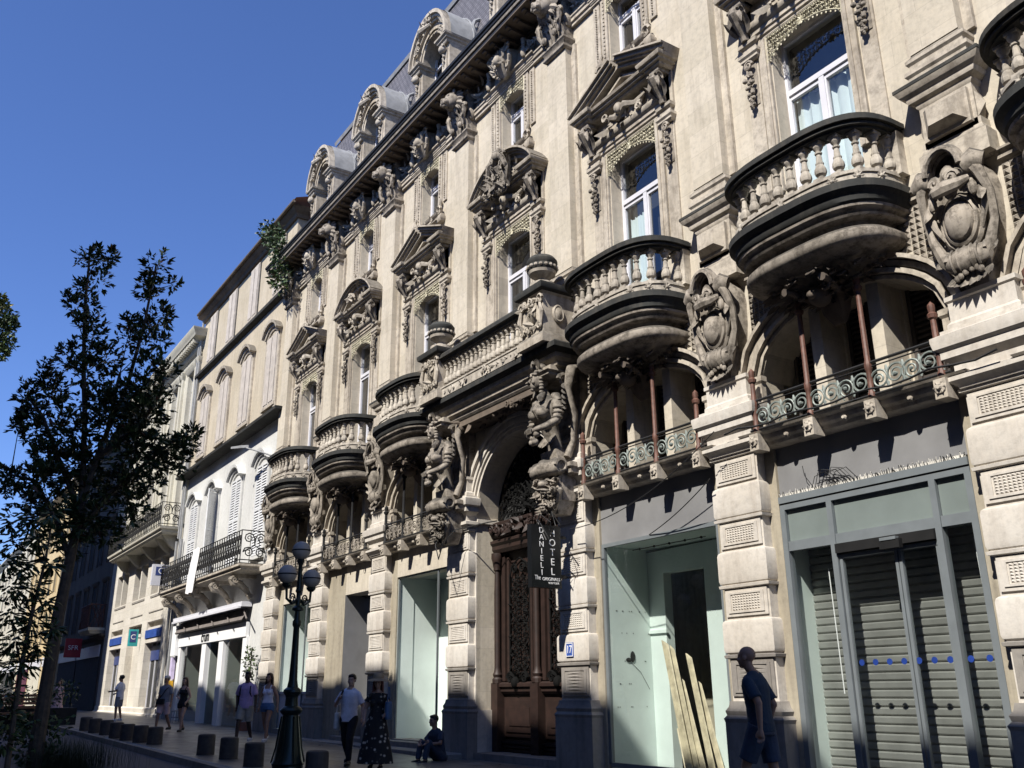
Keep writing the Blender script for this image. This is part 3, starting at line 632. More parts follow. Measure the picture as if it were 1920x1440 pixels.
def upper_surround(mb):
    mb.mold(-.62, .62, -.10, 0, [(.1, 13.92), (.06, 14.0), (0, 14.04), (0, 14.08), (.06, 14.12), (.09, 14.18), (.02, 14.2)])
    cluster(mb, 4, (0, -.12, 14.06), .5, .06, .1, 16, .1)
    for s in (-1, 1):
        mb.spiral((s*.74, -.14, 14.22), .13, 1.8, .045, u=(s, 0, 0), push=-.06*s); mb.mold(s*.76-.11, s*.76+.11, -.12, 0, [(.02, 13.86), (.05, 13.92), (.05, 14.0), (0, 14.04), (0, 14.1)])
        mb.tube([(s*.70, -.08, 14.3), (s*.78, -.1, 14.5), (s*.72, -.08, 14.62)], [.06, .05, .02], 6)
        mb.box(min(s*.54, s*.74), max(s*.54, s*.74), -.05, 0, 14.2, 16.1)
        for k in range(17): mb.box(s*.64-.025, s*.64+.025, -.075, -.05, 14.3+k*.105, 14.3+k*.105+.07)
        for u in (.86, ):
            mb.box(min(s*.8, s*1.0), max(s*.8, s*1.0), -.04, 0, 14.5, 16.1)
            for k in range(22): mb.blob((s*.9, -.055, 14.6+k*.066), .024, 6, 4)
        mb.lathe(s*.82, -.22, [(.05, 16.42), (.07, 16.46), (.09, 16.55), (.07, 16.63), (.045, 16.7), (.07, 16.74), (.045, 16.78), (.06, 16.86), (.08, 16.95)], 9)
        cluster(mb, 30+s, (s*1.25, -.06, 16.72), .32, .2, .16, 14, .14)
    mb.mold(-1.0, 1.0, -.06, 0, [(0, 16.1), (0, 16.16), (.04, 16.18), (.04, 16.25), (.08, 16.28), (.08, 16.34), (.14, 16.38), (.14, 16.42), (.04, 16.43)])
    mb.mold(-1.8, 1.8, -.08, 0, [(0, 16.12), (0, 16.2), (.04, 16.22), (.04, 16.3), (.07, 16.33), (.07, 16.38), (.0, 16.4)])
    mb.box(-.7, .7, -.1, 0, 16.42, 17.0)
    # shield
    mb.loft([[(-w, -.12, z), (-w*.7, -.12-d, z), (w*.7, -.12-d, z), (w, -.12, z)] for w, d, z in ((.12, .12, 16.32), (.3, .26, 16.5), (.36, .36, 16.72), (.40, .38, 16.95))])
    for s in (-1, 1):
        mb.spiral((s*.36, -.46, 16.92), .12, 1.8, .04, u=(s, 0, 0), push=-.06*s); mb.spiral((s*.28, -.36, 16.5), .1, 1.7, .035, u=(s, 0, 0)); mb.tube([(s*.38, -.4, 16.84), (s*.42, -.38, 16.66), (s*.34, -.34, 16.5), (s*.16, -.3, 16.34)], [.04, .06, .05, .03], 6)
    mb.blob((0, -.46, 16.74), (.15, .12, .16), 9, 7); cluster(mb, 17, (0, -.4, 16.66), .26, .24, .12, 18, .11)
    for k in range(7): mb.leaf((-.24+k*.08, -.46, 16.9), ((k-3)*.2, -.6, .25), (0, -1, 0), .12, .05, .1)
PF = {0: 's', 1: 's', 2: 't', 3: 'a', 4: 't', 5: 's', 6: 't'}
GL1 = cm('pane', lambda mb: quad_y(mb, -.68, .68, .33, 8.1, 12.04), 'window_glass', 0); GL2 = cm('pane2', lambda mb: quad_y(mb, -.5, .5, .33, 14.2, 16.05), 'window_glass', 0)
for b, x in XB.items():
    w1 = hp('window', cm('window', win_frame(.72, 8.08, 12.05, 11.02), 'white_frame'), (x, 0, 0)); hp('pane', GL1, (x, 0, 0), w1)
    if b in (1, 2): hp('curtain', cm('curtain#%d' % b, curtain_mesh(-.68 if b == 1 else -.66, .68 if b == 1 else -.1, 8.1, 10.96 if b == 1 else 10.7, .46, b), 'curtain', 60), (x, 0, 0), w1)
    hp('lambrequin', cm('lambrequin', lace(.76, 12.12, .5), 'lace_metal'), (x, -.02, 0), w1)
    w2 = hp('window', cm('window#2', win_frame(.52, 14.18, 16.05, 15.55, .05), 'white_frame'), (x, 0, 0)); hp('pane', GL2, (x, 0, 0), w2)
    hp('lambrequin', cm('lambrequin#2', lace(.55, 16.1, .4), 'lace_metal'), (x, -.02, 0), w2)
    hp('window_surround', cm('window_surround', surround, ['trim_stone']), (x, 0, 0))
    for s in (-1.12, 1.12): hp('console', cm('console', console, 'carved_stone', 40), (x+s, 0, 0))
    pd = hp('pediment', cm('pediment#'+('t' if PF[b] == 't' else 's'), pediment_tri if PF[b] == 't' else pediment_seg, 'trim_stone'), (x, 0, 0))
    if PF[b] == 'a': hp('coat_of_arms', cm('coat_of_arms', arms, 'carved_stone', 32), (x, 0, 0), pd)
    hp('upper_window_surround', cm('upper_window_surround', upper_surround, 'trim_stone'), (x, 0, 0))
    m_ = MB(); m_.box(x-.8, x+.8, .62, .66, 8.0, 17.0); m_.box(x-.8, x-.76, .5, .66, 8, 17); m_.box(x+.76, x+.8, .5, .66, 8, 17); hp('dark_backing', m_.mesh('dark_backing', 'dark_room'))  # dark panel standing in for the unlit rooms behind the glass
# ---------------------------------------------------------------- cornice, roof, dormers
def cornice(mb):
    A = (XL, XR)
    mb.mi = 2; mb.mold(A[0], A[1], -.05, .4, [(0, 16.98), (.05, 17.0), (.05, 17.04), (.12, 17.06), (.12, 17.12)])
    n = int((A[1]-A[0])/.365)
    for k in range(n):
        x = A[0]+.2+k*.365; mb.box(x-.06, x+.06, -.62, -.15, 17.02, 17.13); mb.box(x-.065, x+.065, -.72, -.60, 17.06, 17.13)
    mb.mold(A[0], A[1], -.05, .4, [(.1, 17.12), (.76, 17.13), (.76, 17.16)]); mb.mi = 1; mb.mold(A[0], A[1], -.05, .4, [(.76, 17.16), (.76, 17.24), (.72, 17.25)]); mb.mi = 0; mb.mold(A[0], A[1], -.05, .4, [(.72, 17.25), (.8, 17.27), (.82, 17.32), (.80, 17.35)]); mb.mi = 1; mb.mold(A[0], A[1], -.05, .4, [(.80, 17.35), (.83, 17.38)])
    mb.mi = 1; mb.mold(A[0], A[1], -.05, .4, [(.83, 17.38), (.84, 17.42), (.82, 17.43), (.87, 17.47), (.88, 17.54), (.8, 17.56), (.3, 17.55)])
m_ = MB(); cornice(m_); hp('cornice', m_.mesh('cornice', ['trim_stone', 'zinc_dark', 'soot_shade_stone']))
m_ = MB(); m_.mi = 0
m_.loft([[(XL, y, z), (XR, y, z)] for y, z in ((.30, 17.5), (.34, 17.75), (.9, 20.7), (1.45, 23.6))], closed=False); m_.mi = 1
m_.loft([[(XL-.05, y, z), (XR, y, z)] for y, z in ((1.38, 23.55), (1.34, 23.7), (1.5, 23.95), (1.6, 23.9), (9, 25.2))], closed=False)
m_.loft([[(XL, .34, 17.6), (XL, 10, 17.6)], [(XL, 1.45, 23.6), (XL, 10, 23.6)]], closed=False)
for k in range(40): x = XL+.5+k*.82; m_.tube([(x, 1.5, 23.95), (x, 1.9, 24.1)], .02, 4)
hp('roof', m_.mesh('roof', ['slate', 'lead']))
def dormer(mb):
    mb.mi = 0
    for s in (-1, 1):
        a, c = min(s*.62, s*1.08), max(s*.62, s*1.08)
        mb.box(a, c, -.05, .8, 17.5, 19.75); mb.box(min(s*.72, s*.98), max(s*.72, s*.98), -.10, -.05, 17.6, 19.6)
        mb.mold(s*.86-.2, s*.86+.2, -.14, .9, [(0, 19.75), (.03, 19.79), (.03, 19.84), (.08, 19.87), (.08, 19.92), (.14, 19.96), (.15, 20.02)])
        mb.mold(s*.86-.2, s*.86+.2, -.08, .8, [(.02, 17.56), (.02, 17.7), (0, 17.74)])
        mb.spiral((s*.86, -.22, 19.58), .13, 1.9, .05, u=(s, 0, 0), push=-.1*s); mb.blob((s*.86, -.18, 19.56), (.15, .12, .14), 9, 6)
        for k in range(7): mb.blob((s*.86+.03*sin(k*2), -.14, 19.38-k*.06), .05-.004*k, 7, 5)
    R = 1.06; zc = 20.0
    for r0, r1, y0, y1 in ((.62, .72, -.06, .5), (.72, .8, -.1, .3), (.8, .95, -.05, .5), (.95, 1.02, -.14, .5), (1.02, 1.1, -.22, .6), (1.1, 1.2, -.30, 1.9)):
        n = 18; rows = []
        for i in range(n+1):
            a = pi*i/n; f = 1.18; rows.append([(r*cos(a), y, zc+r*f*sin(a)) for r, y in ((r0, y1), (r0, y0), (r1, y0), (r1, y1))])
        mb.loft(rows)
    mb.mold(-.62, .62, -.12, .5, [(0, 18.5), (.02, 18.55), (.02, 18.6), (.08, 18.64), (.08, 18.7), (0, 18.72)])
    mb.box(-.62, .62, -.02, .5, 17.5, 18.52)
    for k in range(9): mb.box(-.56+k*.14-.035, -.56+k*.14+.035, -.17, -.1, 18.52, 18.58)
    cluster(mb, 44, (0, -.26, 20.92), .34, .13, .14, 40, .12)
    for k in range(9): a = k*pi/8; mb.leaf((.1*cos(a), -.34, 20.95), (cos(a), -.5, sin(a)*.3), (0, -1, 0), .2, .08, -.3)
    mb.tube([(-.35, -.35, 20.75), (0, -.5, 20.66), (.35, -.35, 20.75)], [.06, .1, .06], 7)
    for s in (-1, 1): cluster(mb, 50+s, (s*.75, -.16, 20.55), .12, .3, .08, 10, .1)
    mb.mi = 1
    for s in (-1, 1): mb.box(min(s*.7, s*1.04), max(s*.7, s*1.04), .8, 2.2, 17.6, 20.1)
    n = 14; mb.loft([[(1.22*cos(pi*i/n), y, 20.0+1.22*1.18*sin(pi*i/n)) for i in range(n+1)] for y in (-.1, 2.6)], closed=False)
    for y in (.7, 1.6): mb.tube([(1.24*cos(pi*i/n), y, 20.0+1.24*1.18*sin(pi*i/n)) for i in range(n+1)], .03, 5)
    for s in (-1, 1): mb.tube([(s*1.15, 1.0+.3*cos(a), 20.62+.34*sin(a)) for a in [k*pi/5 for k in range(11)]], .06, 6); mb.mold(s*1.12-.1, s*1.12+.1, .9, 2.2, [(0, 19.86), (.1, 20.0), (.1, 20.06)])
for b in (0, 1, 2, 3, 4, 5, 6):
    x = XB[b]; d = hp('dormer', cm('dormer', dormer, ['trim_stone', 'lead'], 40), (x, 0, 0))
    m_ = MB(); m_.box(x-.6, x+.6, .46, .5, 17.9, 21.0); hp('dormer_glass', m_.mesh('dormer_glass', 'dark_room'), (0, 0, 0), d)
    m_ = MB(); [m_.box(x+u-.03, x+u+.03, .36, .42, 18.6, 20.55) for u in (-.57, 0, .57)]; m_.box(x-.57, x+.57, .36, .42, 19.9, 19.97); hp('dormer_window_frame', m_.mesh('dormer_window_frame', 'white_frame'), (0, 0, 0), d)
# ---------------------------------------------------------------- central balcony, caryatids
CX = XB[3]; yb = -.92
def cbal(mb):
    mb.mi = 0
    mb.mold(-2.5, 2.5, yb+.3, 0, [(0, 7.45), (.04, 7.5), (.04, 7.56), (.12, 7.6), (.14, 7.68), (.22, 7.74), (.24, 7.82)])
    mb.mi = 1; mb.mold(-2.5, 2.5, yb+.3, 0, [(.24, 7.82), (.3, 7.85), (.36, 7.9), (.36, 8.0), (.3, 8.05)]); mb.mi = 0
    mb.mi = 2; mb.box(-1.8, 1.8, yb+.32, -.02, 7.30, 7.46); cluster(mb, 60, (0, -.1, 7.36), 1.5, .06, .5, 60, .2); mb.mi = 0
    for s in (-1, 1): mb.box(s*2.19-.36, s*2.19+.36, -.86, 0, 7.35, 7.6)
def ped(mb):
    mb.mold(-.38, .38, -.37, .35, [(.08, 8.04), (.08, 8.2), (.04, 8.26), (0, 8.3), (0, 9.12), (.05, 9.16)])
    mb.box(-.38, .38, .35, .9, 8.05, 9.1)
    for s in (-1, 1):
        mb.spiral((s*.32, -.42, 9.0), .1, 1.8, .035, u=(s, 0, 0), push=-.05*s); mb.spiral((s*.3, -.42, 8.42), .09, 1.7, .03, u=(-s, 0, 0))
        mb.tube([(s*.34, -.42, 8.9), (s*.4, -.42, 8.7), (s*.36, -.42, 8.45)], [.03, .05, .03], 6)
        disc(mb, (s*.0, -.37, 8.72), .12, .16, [(1.2, 0), (1.2, .03), (1, .05), (.8, .04), (.3, .07)], 14)
        for z in (8.72,):
            mb.loft([[(s*(.38+d), .0+.12*q*cos(a), z+.17*q*sin(a)) for a in [k*2*pi/14 for k in range(14)]] for q, d in ((1.2, 0), (1.2, .03), (1, .05), (.8, .04), (.3, .07))])
    cluster(mb, 71, (0, -.38, 8.98), .3, .1, .06, 16, .12); cluster(mb, 72, (0, -.38, 8.45), .3, .1, .06, 16, .12)
def ped_top(mb): mb.mold(-.38, .38, -.37, .35, [(.05, 9.16), (.12, 9.2), (.14, 9.26), (.14, 9.32), (.02, 9.36)])
def urn(mb):
    mb.lathe(0, 0, [(.2, 9.36), (.2, 9.4), (.27, 9.43), (.27, 9.5), (.16, 9.54), (.13, 9.6), (.2, 9.66), (.28, 9.72), (.3, 9.78)], 20)
    mb.mi = 1; mb.lathe(0, 0, [(.3, 9.78), (.33, 9.84), (.31, 9.92), (.33, 9.96), (.33, 10.02), (.27, 10.1), (.12, 10.16), (.02, 10.17)], 20); mb.mi = 0
    for k in range(18): a = k*pi/9; mb.blob((.31*cos(a), .31*sin(a), 9.86), .045, 6, 5)
cb = hp('central_balcony', cm('central_balcony', cbal, ['trim_stone', 'black_stone', 'soot_shade_stone']), (CX, 0, 0))
m_ = MB(); m_.mold(CX-1.8, CX+1.8, yb-.04, yb+.22, [(0, 8.04), (0, 8.24), (.02, 8.26), (.02, 8.29)]); cluster(m_, 80, (CX, yb-.04, 8.15), 1.7, .04, .04, 30, .09); hp('curb', m_.mesh('curb', 'baluster_stone'), (0, 0, 0), cb)
m_ = MB(); m_.mold(CX-1.8, CX+1.8, yb-.04, yb+.22, [(0, 8.94), (.03, 9.0), (.07, 9.02), (.07, 9.1), (.03, 9.15)]); hp('handrail', m_.mesh('handrail', 'black_stone'), (0, 0, 0), cb)
for k in range(19): hp('baluster', BAL, (CX-1.72+k*3.44/18, yb+.09, 8.29), cb)
for s in (-1, 1):
    pdl = hp('pedestal', cm('pedestal', ped, 'trim_stone'), (CX+s*2.19, yb+.26, 0), cb); hp('pedestal_cap', cm('pedestal_cap', ped_top, 'black_stone'), (CX+s*2.19, yb+.26, 0), cb)
    hp('urn', cm('urn', urn, ['trim_stone', 'black_stone']), (CX+s*2.19, yb+.16, 0), cb)
plain('cloth_strip', (.55, .53, .48), .8)
# caryatid: bust on a tapering scroll, carved as one figure that looks down to the left
def ell(mb, rows, n=16): mb.loft([[(cx+rx*cos(2*pi*i/n), cy+ry*sin(2*pi*i/n), z) for i in range(n)] for cx, cy, rx, ry, z in rows])
def cary_body(mb):
    ell(mb, [(0, -.30, .17, .13, 5.6), (0, -.32, .15, .13, 5.85), (0, -.38, .16, .13, 6.1), (0, -.46, .19, .15, 6.3), (0, -.52, .25, .18, 6.5), (0, -.54, .29, .19, 6.66), (0, -.52, .30, .17, 6.78), (0, -.50, .22, .13, 6.87), (0, -.51, .10, .09, 6.92), (-.01, -.54, .085, .085, 7.0), (-.02, -.57, .09, .09, 7.06)])
    for s in (-1, 1):
        mb.blob((s*.13, -.68, 6.55), (.125, .13, .125), 12, 9); mb.blob((s*.29, -.5, 6.72), (.12, .11, .12), 10, 8)
        mb.tube([(s*.31, -.5, 6.72), (s*.37, -.52, 6.52), (s*.38, -.58, 6.34), (s*.30, -.72, 6.24), (s*.12, -.82, 6.2), (s*-.04, -.84, 6.17)], [.10, .088, .08, .07, .055, .045], 10)
    # head, turned to the left
    hx, hy, hz = -.04, -.62, 7.22; mb.blob((hx, hy, hz), (.15, .165, .19), 16, 12); mb.blob((hx-.05, hy-.06, hz-.08), (.10, .10, .11), 12, 9)
    f = Vector((-.62, -.78, 0)); sd2 = Vector((.78, -.62, 0)); h = Vector((hx, hy, hz))
    mb.tube([h+f*.15+Vector((0, 0, .07)), h+f*.195+Vector((0, 0, -.015)), h+f*.16+Vector((0, 0, -.045))], [.02, .036, .026], 7)
    mb.tube([h+f*.14-sd2*.05+Vector((0, 0, -.09)), h+f*.165+Vector((0, 0, -.085)), h+f*.14+sd2*.05+Vector((0, 0, -.09))], [.012, .024, .012], 6)
    mb.tube([h+f*.135-sd2*.04+Vector((0, 0, -.11)), h+f*.155+Vector((0, 0, -.115)), h+f*.135+sd2*.04+Vector((0, 0, -.11))], [.012, .02, .012], 6)
    mb.blob(h+f*.13+Vector((0, 0, -.165)), (.045, .045, .038), 8, 6)
    for s in (-1, 1):
        mb.tube([h+f*.135+sd2*s*.105+Vector((0, 0, .06)), h+f*.165+sd2*s*.06+Vector((0, 0, .078)), h+f*.165+sd2*s*.015+Vector((0, 0, .06))], [.012, .02, .014], 6)
        mb.blob(h+f*.14+sd2*s*.06+Vector((0, 0, .03)), (.028, .028, .018), 8, 6); mb.blob(h+f*.10+sd2*s*.09+Vector((0, 0, -.04)), (.05, .05, .05), 8, 6)
def cary_extra(mb):
    h = Vector((-.04, -.60, 7.24)); r = random.Random(9); f = Vector((-.62, -.78, 0)); sd2 = Vector((.78, -.62, 0))
    for k in range(60):        # wavy hair round the brow and down the neck
        a = r.uniform(0, 2*pi); e = r.uniform(.15, 1.3); v = (sd2*cos(a)-f*sin(a)*.9)*cos(e)*.17+Vector((0, 0, .04+.16*sin(e)))
        if v.dot(f) > .10 and v.z < .13: continue
        mb.blob(h+v, (r.uniform(.035, .055), r.uniform(.035, .055), .035), 8, 6)
    for s in (-1, 1):
        for k in range(6): mb.blob(h+sd2*s*(.155+.015*sin(k*2))-f*.02+Vector((0, 0, .05-.065*k)), (.045, .05, .04), 8, 6)
        mb.tube([h+sd2*s*.12-f*.05+Vector((0, 0, -.3)), h+sd2*s*.22+Vector((0, 0, -.42)), h+sd2*s*.3+Vector((0, .0, -.46))], [.05, .07, .05], 8)
    for k in range(9): a = (k-4)*.35; mb.leaf(h+sd2*sin(a)*.13+f*.06*cos(a)+Vector((0, 0, .19)), (sin(a)*.5, -.25, 1), (f.x, f.y, 0), .24, .06, .3)
    mb.spiral(h+f*.13+sd2*.06+Vector((0, 0, .27)), .09, 1.9, .032, u=tuple(sd2), push=.04); mb.spiral(h+f*.13-sd2*.1+Vector((0, 0, .27)), .07, 1.8, .028, u=tuple(-sd2)); mb.blob(h+Vector((0, 0, .24)), (.15, .14, .1), 10, 7)
    for k in range(17):        # pleated bodice
        a = (k-8)/8; mb.tube([(a*.27, -.58+.06*abs(a), 6.86-.03*abs(a)), (a*.26, -.73+.08*abs(a), 6.74), (a*.23, -.80+.1*abs(a), 6.6), (a*.20, -.72+.08*abs(a), 6.46), (a*.15, -.60, 6.36)], [.012, .02, .024, .018, .01], 6)
    for s in (-1, 1):
        mb.tube([(s*.20, -.5, 6.90), (s*.31, -.52, 6.84), (s*.37, -.5, 6.74)], [.05, .085, .06], 9)
        for z, q, yy in ((6.6, .10, -.51), (6.5, .094, -.53), (6.40, .09, -.56)): mb.tube([(s*.372+q*cos(a), yy+q*sin(a), z) for a in [k*pi/5 for k in range(11)]], .02, 6)
        mb.spiral((s*.40, -.40, 7.16), .13, 1.7, .045, u=(0, -1, 0), push=.05*s)
        mb.tube([(s*.38, -.05, 7.5), (s*.50, -.32, 7.36), (s*.50, -.40, 6.95), (s*.44, -.22, 6.5), (s*.34, -.2, 6.0), (s*.30, -.3, 5.7)], [.08, .10, .07, .06, .06, .07], 8)
        for k in range(5): mb.leaf((s*.43, -.42, 7.08-k*.1), (s*.4, -.5, -1), (s, -.4, 0), .22, .06, .3)
        for k in range(7): a = -1.2+k*.35; mb.leaf((s*.05, -.46, 6.2), (s*sin(abs(a)), -.2, -1), (0, -1, 0), .34, .07, .15)
    for k in range(5):         # fingers folded over the paw she holds
        mb.tube([(-.10+k*.035, -.86, 6.22), (-.10+k*.035, -.91, 6.19), (-.10+k*.035, -.88, 6.13)], [.018, .02, .014], 6)
    for x, z in ((-.12, 6.12), (-.02, 6.06), (.09, 6.12), (-.05, 5.98), (.04, 5.98)): mb.blob((x, -.80, z), (.065, .065, .07), 8, 6)
def cary_base(mb):
    mb.box(-.42, .42, .1, .28, 4.9, 7.5)
    mb.mold(-.36, .36, -.62, 0, [(0, 7.34), (.05, 7.38), (.05, 7.42), (.1, 7.46)])
    mb.loft([[(-w, 0, z), (-w, -y, z), (w, -y, z), (w, 0, z)] for w, y, z in ((.3, .3, 4.5), (.36, .36, 5.2), (.3, .36, 5.5), (.26, .42, 5.9))])
    mb.tube([(-.42, -.42, 5.52), (-.3, -.44, 5.52), (-.15, -.48, 5.52), (0, -.5, 5.52), (.15, -.48, 5.52), (.3, -.44, 5.52), (.42, -.42, 5.52)], [.16, .19, .16, .2, .16, .19, .14], 14)
    mb.spiral((.44, -.42, 5.52), .15, 1.9, .04, u=(0, -1, 0), push=.05); mb.spiral((-.44, -.42, 5.52), .15, 1.9, .04, u=(0, -1, 0), push=-.05)
    mb.mold(-.46, .46, -.2, 0, [(0, 5.36), (.06, 5.4), (.06, 5.48), (.1, 5.52), (.1, 5.6), (0, 5.64)])
    # console with masks, fruit and volutes
    mb.loft([[(-w, 0, z), (-w, -y, z), (w, -y, z), (w, 0, z)] for w, y, z in ((.14, .3, 4.05), (.24, .4, 4.3), (.3, .46, 4.7), (.34, .48, 5.1), (.34, .4, 5.36))])
    cluster(mb, 91, (0, -.42, 5.05), .34, .28, .16, 34, .15); cluster(mb, 92, (0, -.42, 4.5), .26, .34, .12, 34, .13)
    for s in (-1, 1):
        mb.spiral((s*.22, -.52, 4.72), .15, 2, .045, u=(s, 0, 0), push=-.05*s); mb.spiral((s*.3, -.5, 5.12), .12, 1.8, .04, u=(s, 0, 0)); mb.tube([(s*.34, -.42, 5.0), (s*.38, -.44, 4.8), (s*.3, -.44, 4.5), (s*.16, -.4, 4.2), (0, -.34, 4.02)], [.05, .07, .05, .05, .03], 6)
        for k in range(5): mb.leaf((s*.2, -.44, 4.6-k*.1), (s, -.3, -.8), (0, -1, 0), .2, .06, .3)
    mb.blob((0, -.54, 5.1), (.13, .12, .16), 9, 7)
    mb.v = [(x, y, z if z > 5.36 else 5.36-(5.36-z)*.55) for x, y, z in mb.v]
def big(fn):
    def f(mb): fn(mb); mb.v = [(x*1.12, -.3+(y+.3)*1.12, 5.7+(z-5.7)*1.06) for x, y, z in mb.v]
    return f
CB = cm('caryatid_body', big(cary_body), 'carved_stone', 45)
for s in (-1, 1):
    x = CX+s*2.19
    c_ = hp('caryatid', CB, (x, -.18, .04)); hp('drapery_and_hair', cm('drapery_and_hair', big(cary_extra), 'carved_stone', 50), (x, -.18, .04), c_)
    hp('caryatid_console', cm('caryatid_console', cary_base, 'carved_stone', 40), (x, -.28, 0))
# ---------------------------------------------------------------- great doorway
def door_arch(mb):
    zc = 5.25
    for r0, r1, y in ((1.68, 1.75, .0), (1.76, 1.82, -.05), (1.83, 1.90, -.09), (1.91, 1.97, -.06), (1.98, 2.08, -.13)):
        rows = []; n = 32
        for i in range(n+1):
            a = pi*i/n; rows.append([(r*cos(a), yy, zc+r*sin(a)) for r, yy in ((r0, .1), (r0, y-.02), (r1, y-.02), (r1, .1))])
        mb.loft(rows)
        for s in (-1, 1): mb.box(min(s*r0, s*r1), max(s*r0, s*r1), y-.02, .1, .95, zc)
    for k in range(60): a = pi*(k+.5)/60; mb.blob((2.14*cos(a), -.05, zc+2.14*sin(a)), .035, 6, 4)
    for s in (-1, 1): mb.mold(s*1.87-.17, s*1.87+.17, -.12, .1, [(.02, 0), (.02, .8), (0, .9), (-.03, .98)]); mb.box(min(s*1.62, s*1.70), max(s*1.62, s*1.70), -.02, .6, 5.1, 5.2); mb.box(min(s*1.64, s*1.70), max(s*1.64, s*1.70), -.01, .6, 0, 1.0)
hp('door_arch_moulding', cm('door_arch_moulding', door_arch, 'pier_stone'), (CX, 0, 0))
dy = .60
def door_frame(mb):
    mb.box(-1.68, 1.68, dy+.03, dy+.12, 0, 4.8)
    for u in (-1.56, 0, 1.56):
        mb.box(u-.13, u+.13, dy-.04, dy+.03, 0, 4.75)
        mb.lathe(u, dy-.12, [(.12, 1.56), (.12, 1.64), (.09, 1.68), (.11, 1.74), (.08, 1.8), (.07, 1.9), (.075, 3.5), (.06, 4.0), (.09, 4.04), (.09, 4.08), (.12, 4.24), (.14, 4.3), (.14, 4.42)], 12)
        mb.box(u-.14, u+.14, dy-.22, dy, .1, 1.56)
    mb.mold(-1.64, 1.64, dy-.14, dy+.02, [(0, 4.42), (.05, 4.5), (.05, 4.58), (.1, 4.64), (.1, 4.7), (0, 4.74)])
def door_leaf(mb):
    for x0, x1, z0, z1, d in ((-.7, .7, .05, .4, .05), (-.66, .66, .45, 1.3, .03), (-.56, .56, .55, 1.2, .06), (-.46, .46, .62, 1.12, .03), (-.40, .40, .68, 1.06, .08)): mb.box(x0, x1, dy-d, dy+.03, z0, z1)
    for k in range(4): mb.box(-.68+.02*k, .68-.02*k, dy-.06-.02*k, dy+.03, .08+.08*k, .13+.08*k)
    mb.mold(-.7, .7, dy-.08, dy+.03, [(0, 1.32), (.05, 1.38), (.05, 1.44), (.1, 1.48), (.1, 1.54), (0, 1.58)])
    for s in (-1, 1):
        mb.box(min(s*.42, s*.50), max(s*.42, s*.50), dy-.04, dy+.03, 1.6, 4.3); mb.box(min(s*.56, s*.68), max(s*.56, s*.68), dy-.06, dy+.03, 1.6, 4.4)
def door_grille(mb):
    r = random.Random(4); y = dy-.03
    for s in (-1, 1): mb.tube([(s*.40, y, 1.62), (s*.40, y, 3.9)], .02, 5)
    for k in range(25):
        z = 1.76+k*.085
        for s in (-1, 1): mb.spiral((s*(.12+.11*(k % 2)), y, z), .085, 1.6, .016, u=(s, 0, 0), a0=k*1.1, seg=8, n=4); mb.leaf((s*.3, y, z), (s*r.uniform(-1, 1), -.2, r.uniform(-1, 1)), (0, -1, 0), .13, .035, .2, 2)
        mb.blob((0, y-.02, z), .035, 6, 4)
    for k in range(9): a = (k-4)*.36; mb.leaf((0, y-.06, 1.62), (sin(a), -.2, .25*cos(a)), (0, -1, 0), .27, .08, .1)
    mb.blob((0, y-.12, 1.56), (.11, .11, .13), 9, 7)
    for s in (-1, 1): mb.spiral((s*.28, y-.08, 1.66), .12, 1.8, .04, u=(s, 0, 0)); mb.spiral((s*.16, y-.03, 4.0), .12, 1.7, .028, u=(s, 0, 0)); mb.tube([(s*.38, y, 3.85), (s*.3, y, 4.1), (0, y, 4.25)], .02, 5)
def tympanum(mb):
    y = dy-.02; zc = 5.2
    mb.mold(-1.67, 1.67, y-.12, y+.1, [(0, 4.76), (.04, 4.8), (.04, 4.86), (.0, 4.9), (.0, 5.02), (.06, 5.06), (.06, 5.12), (0, 5.15)])
    cluster(mb, 95, (0, y-.14, 4.94), 1.7, .08, .16, 80, .15)
    mb.mi = 1
    for R in (1.65, 1.0, .9): mb.tube([(R*cos(pi*i/24), y, zc+R*sin(pi*i/24)) for i in range(25)], .024, 5)
    for k in range(17):
        a = pi*(k+.5)/17
        for q, rr in ((1.08, .085), (1.24, .09), (1.4, .10), (1.55, .08)): mb.spiral((q*cos(a), y, zc+q*sin(a)), rr, 1.7, .016, a0=a+k, u=((-1)**k, 0, 0), seg=8, n=4); mb.leaf((q*cos(a), y, zc+q*sin(a)), (cos(a+1.2), -.1, sin(a+1.2)), (0, -1, 0), .17, .04, .2, 2)
        for q in (.35, .6, .8): mb.leaf((q*cos(a), y, zc+q*sin(a)), (cos(a), -.1, sin(a)), (0, -1, 0), .22, .05, .1)
    cluster(mb, 96, (0, y-.02, 5.5), .5, .25, .1, 50, .15)
do_ = hp('door', cm('door', door_frame, 'door_wood'), (CX, 0, 0))
for s in (-1, 1):
    hp('door_leaf', cm('door_leaf', door_leaf, 'door_wood'), (CX+s*.78, 0, 0), do_); hp('door_grille', cm('door_grille', door_grille, 'matt_black_iron'), (CX+s*.78, 0, 0), do_)
hp('tympanum_grille', cm('tympanum_grille', tympanum, ['door_wood', 'matt_black_iron']), (CX, 0, 0), do_)
m_ = MB(); m_.box(CX-1.85, CX+1.85, dy+.14, dy+.18, 0, 7.2); hp('dark_lobby', m_.mesh('dark_lobby', 'dark_room'))
m_ = MB(); m_.box(CX-1.66, CX+1.66, -.1, .6, 0, .14); hp('doorstep', m_.mesh('doorstep', 'base_stone'))
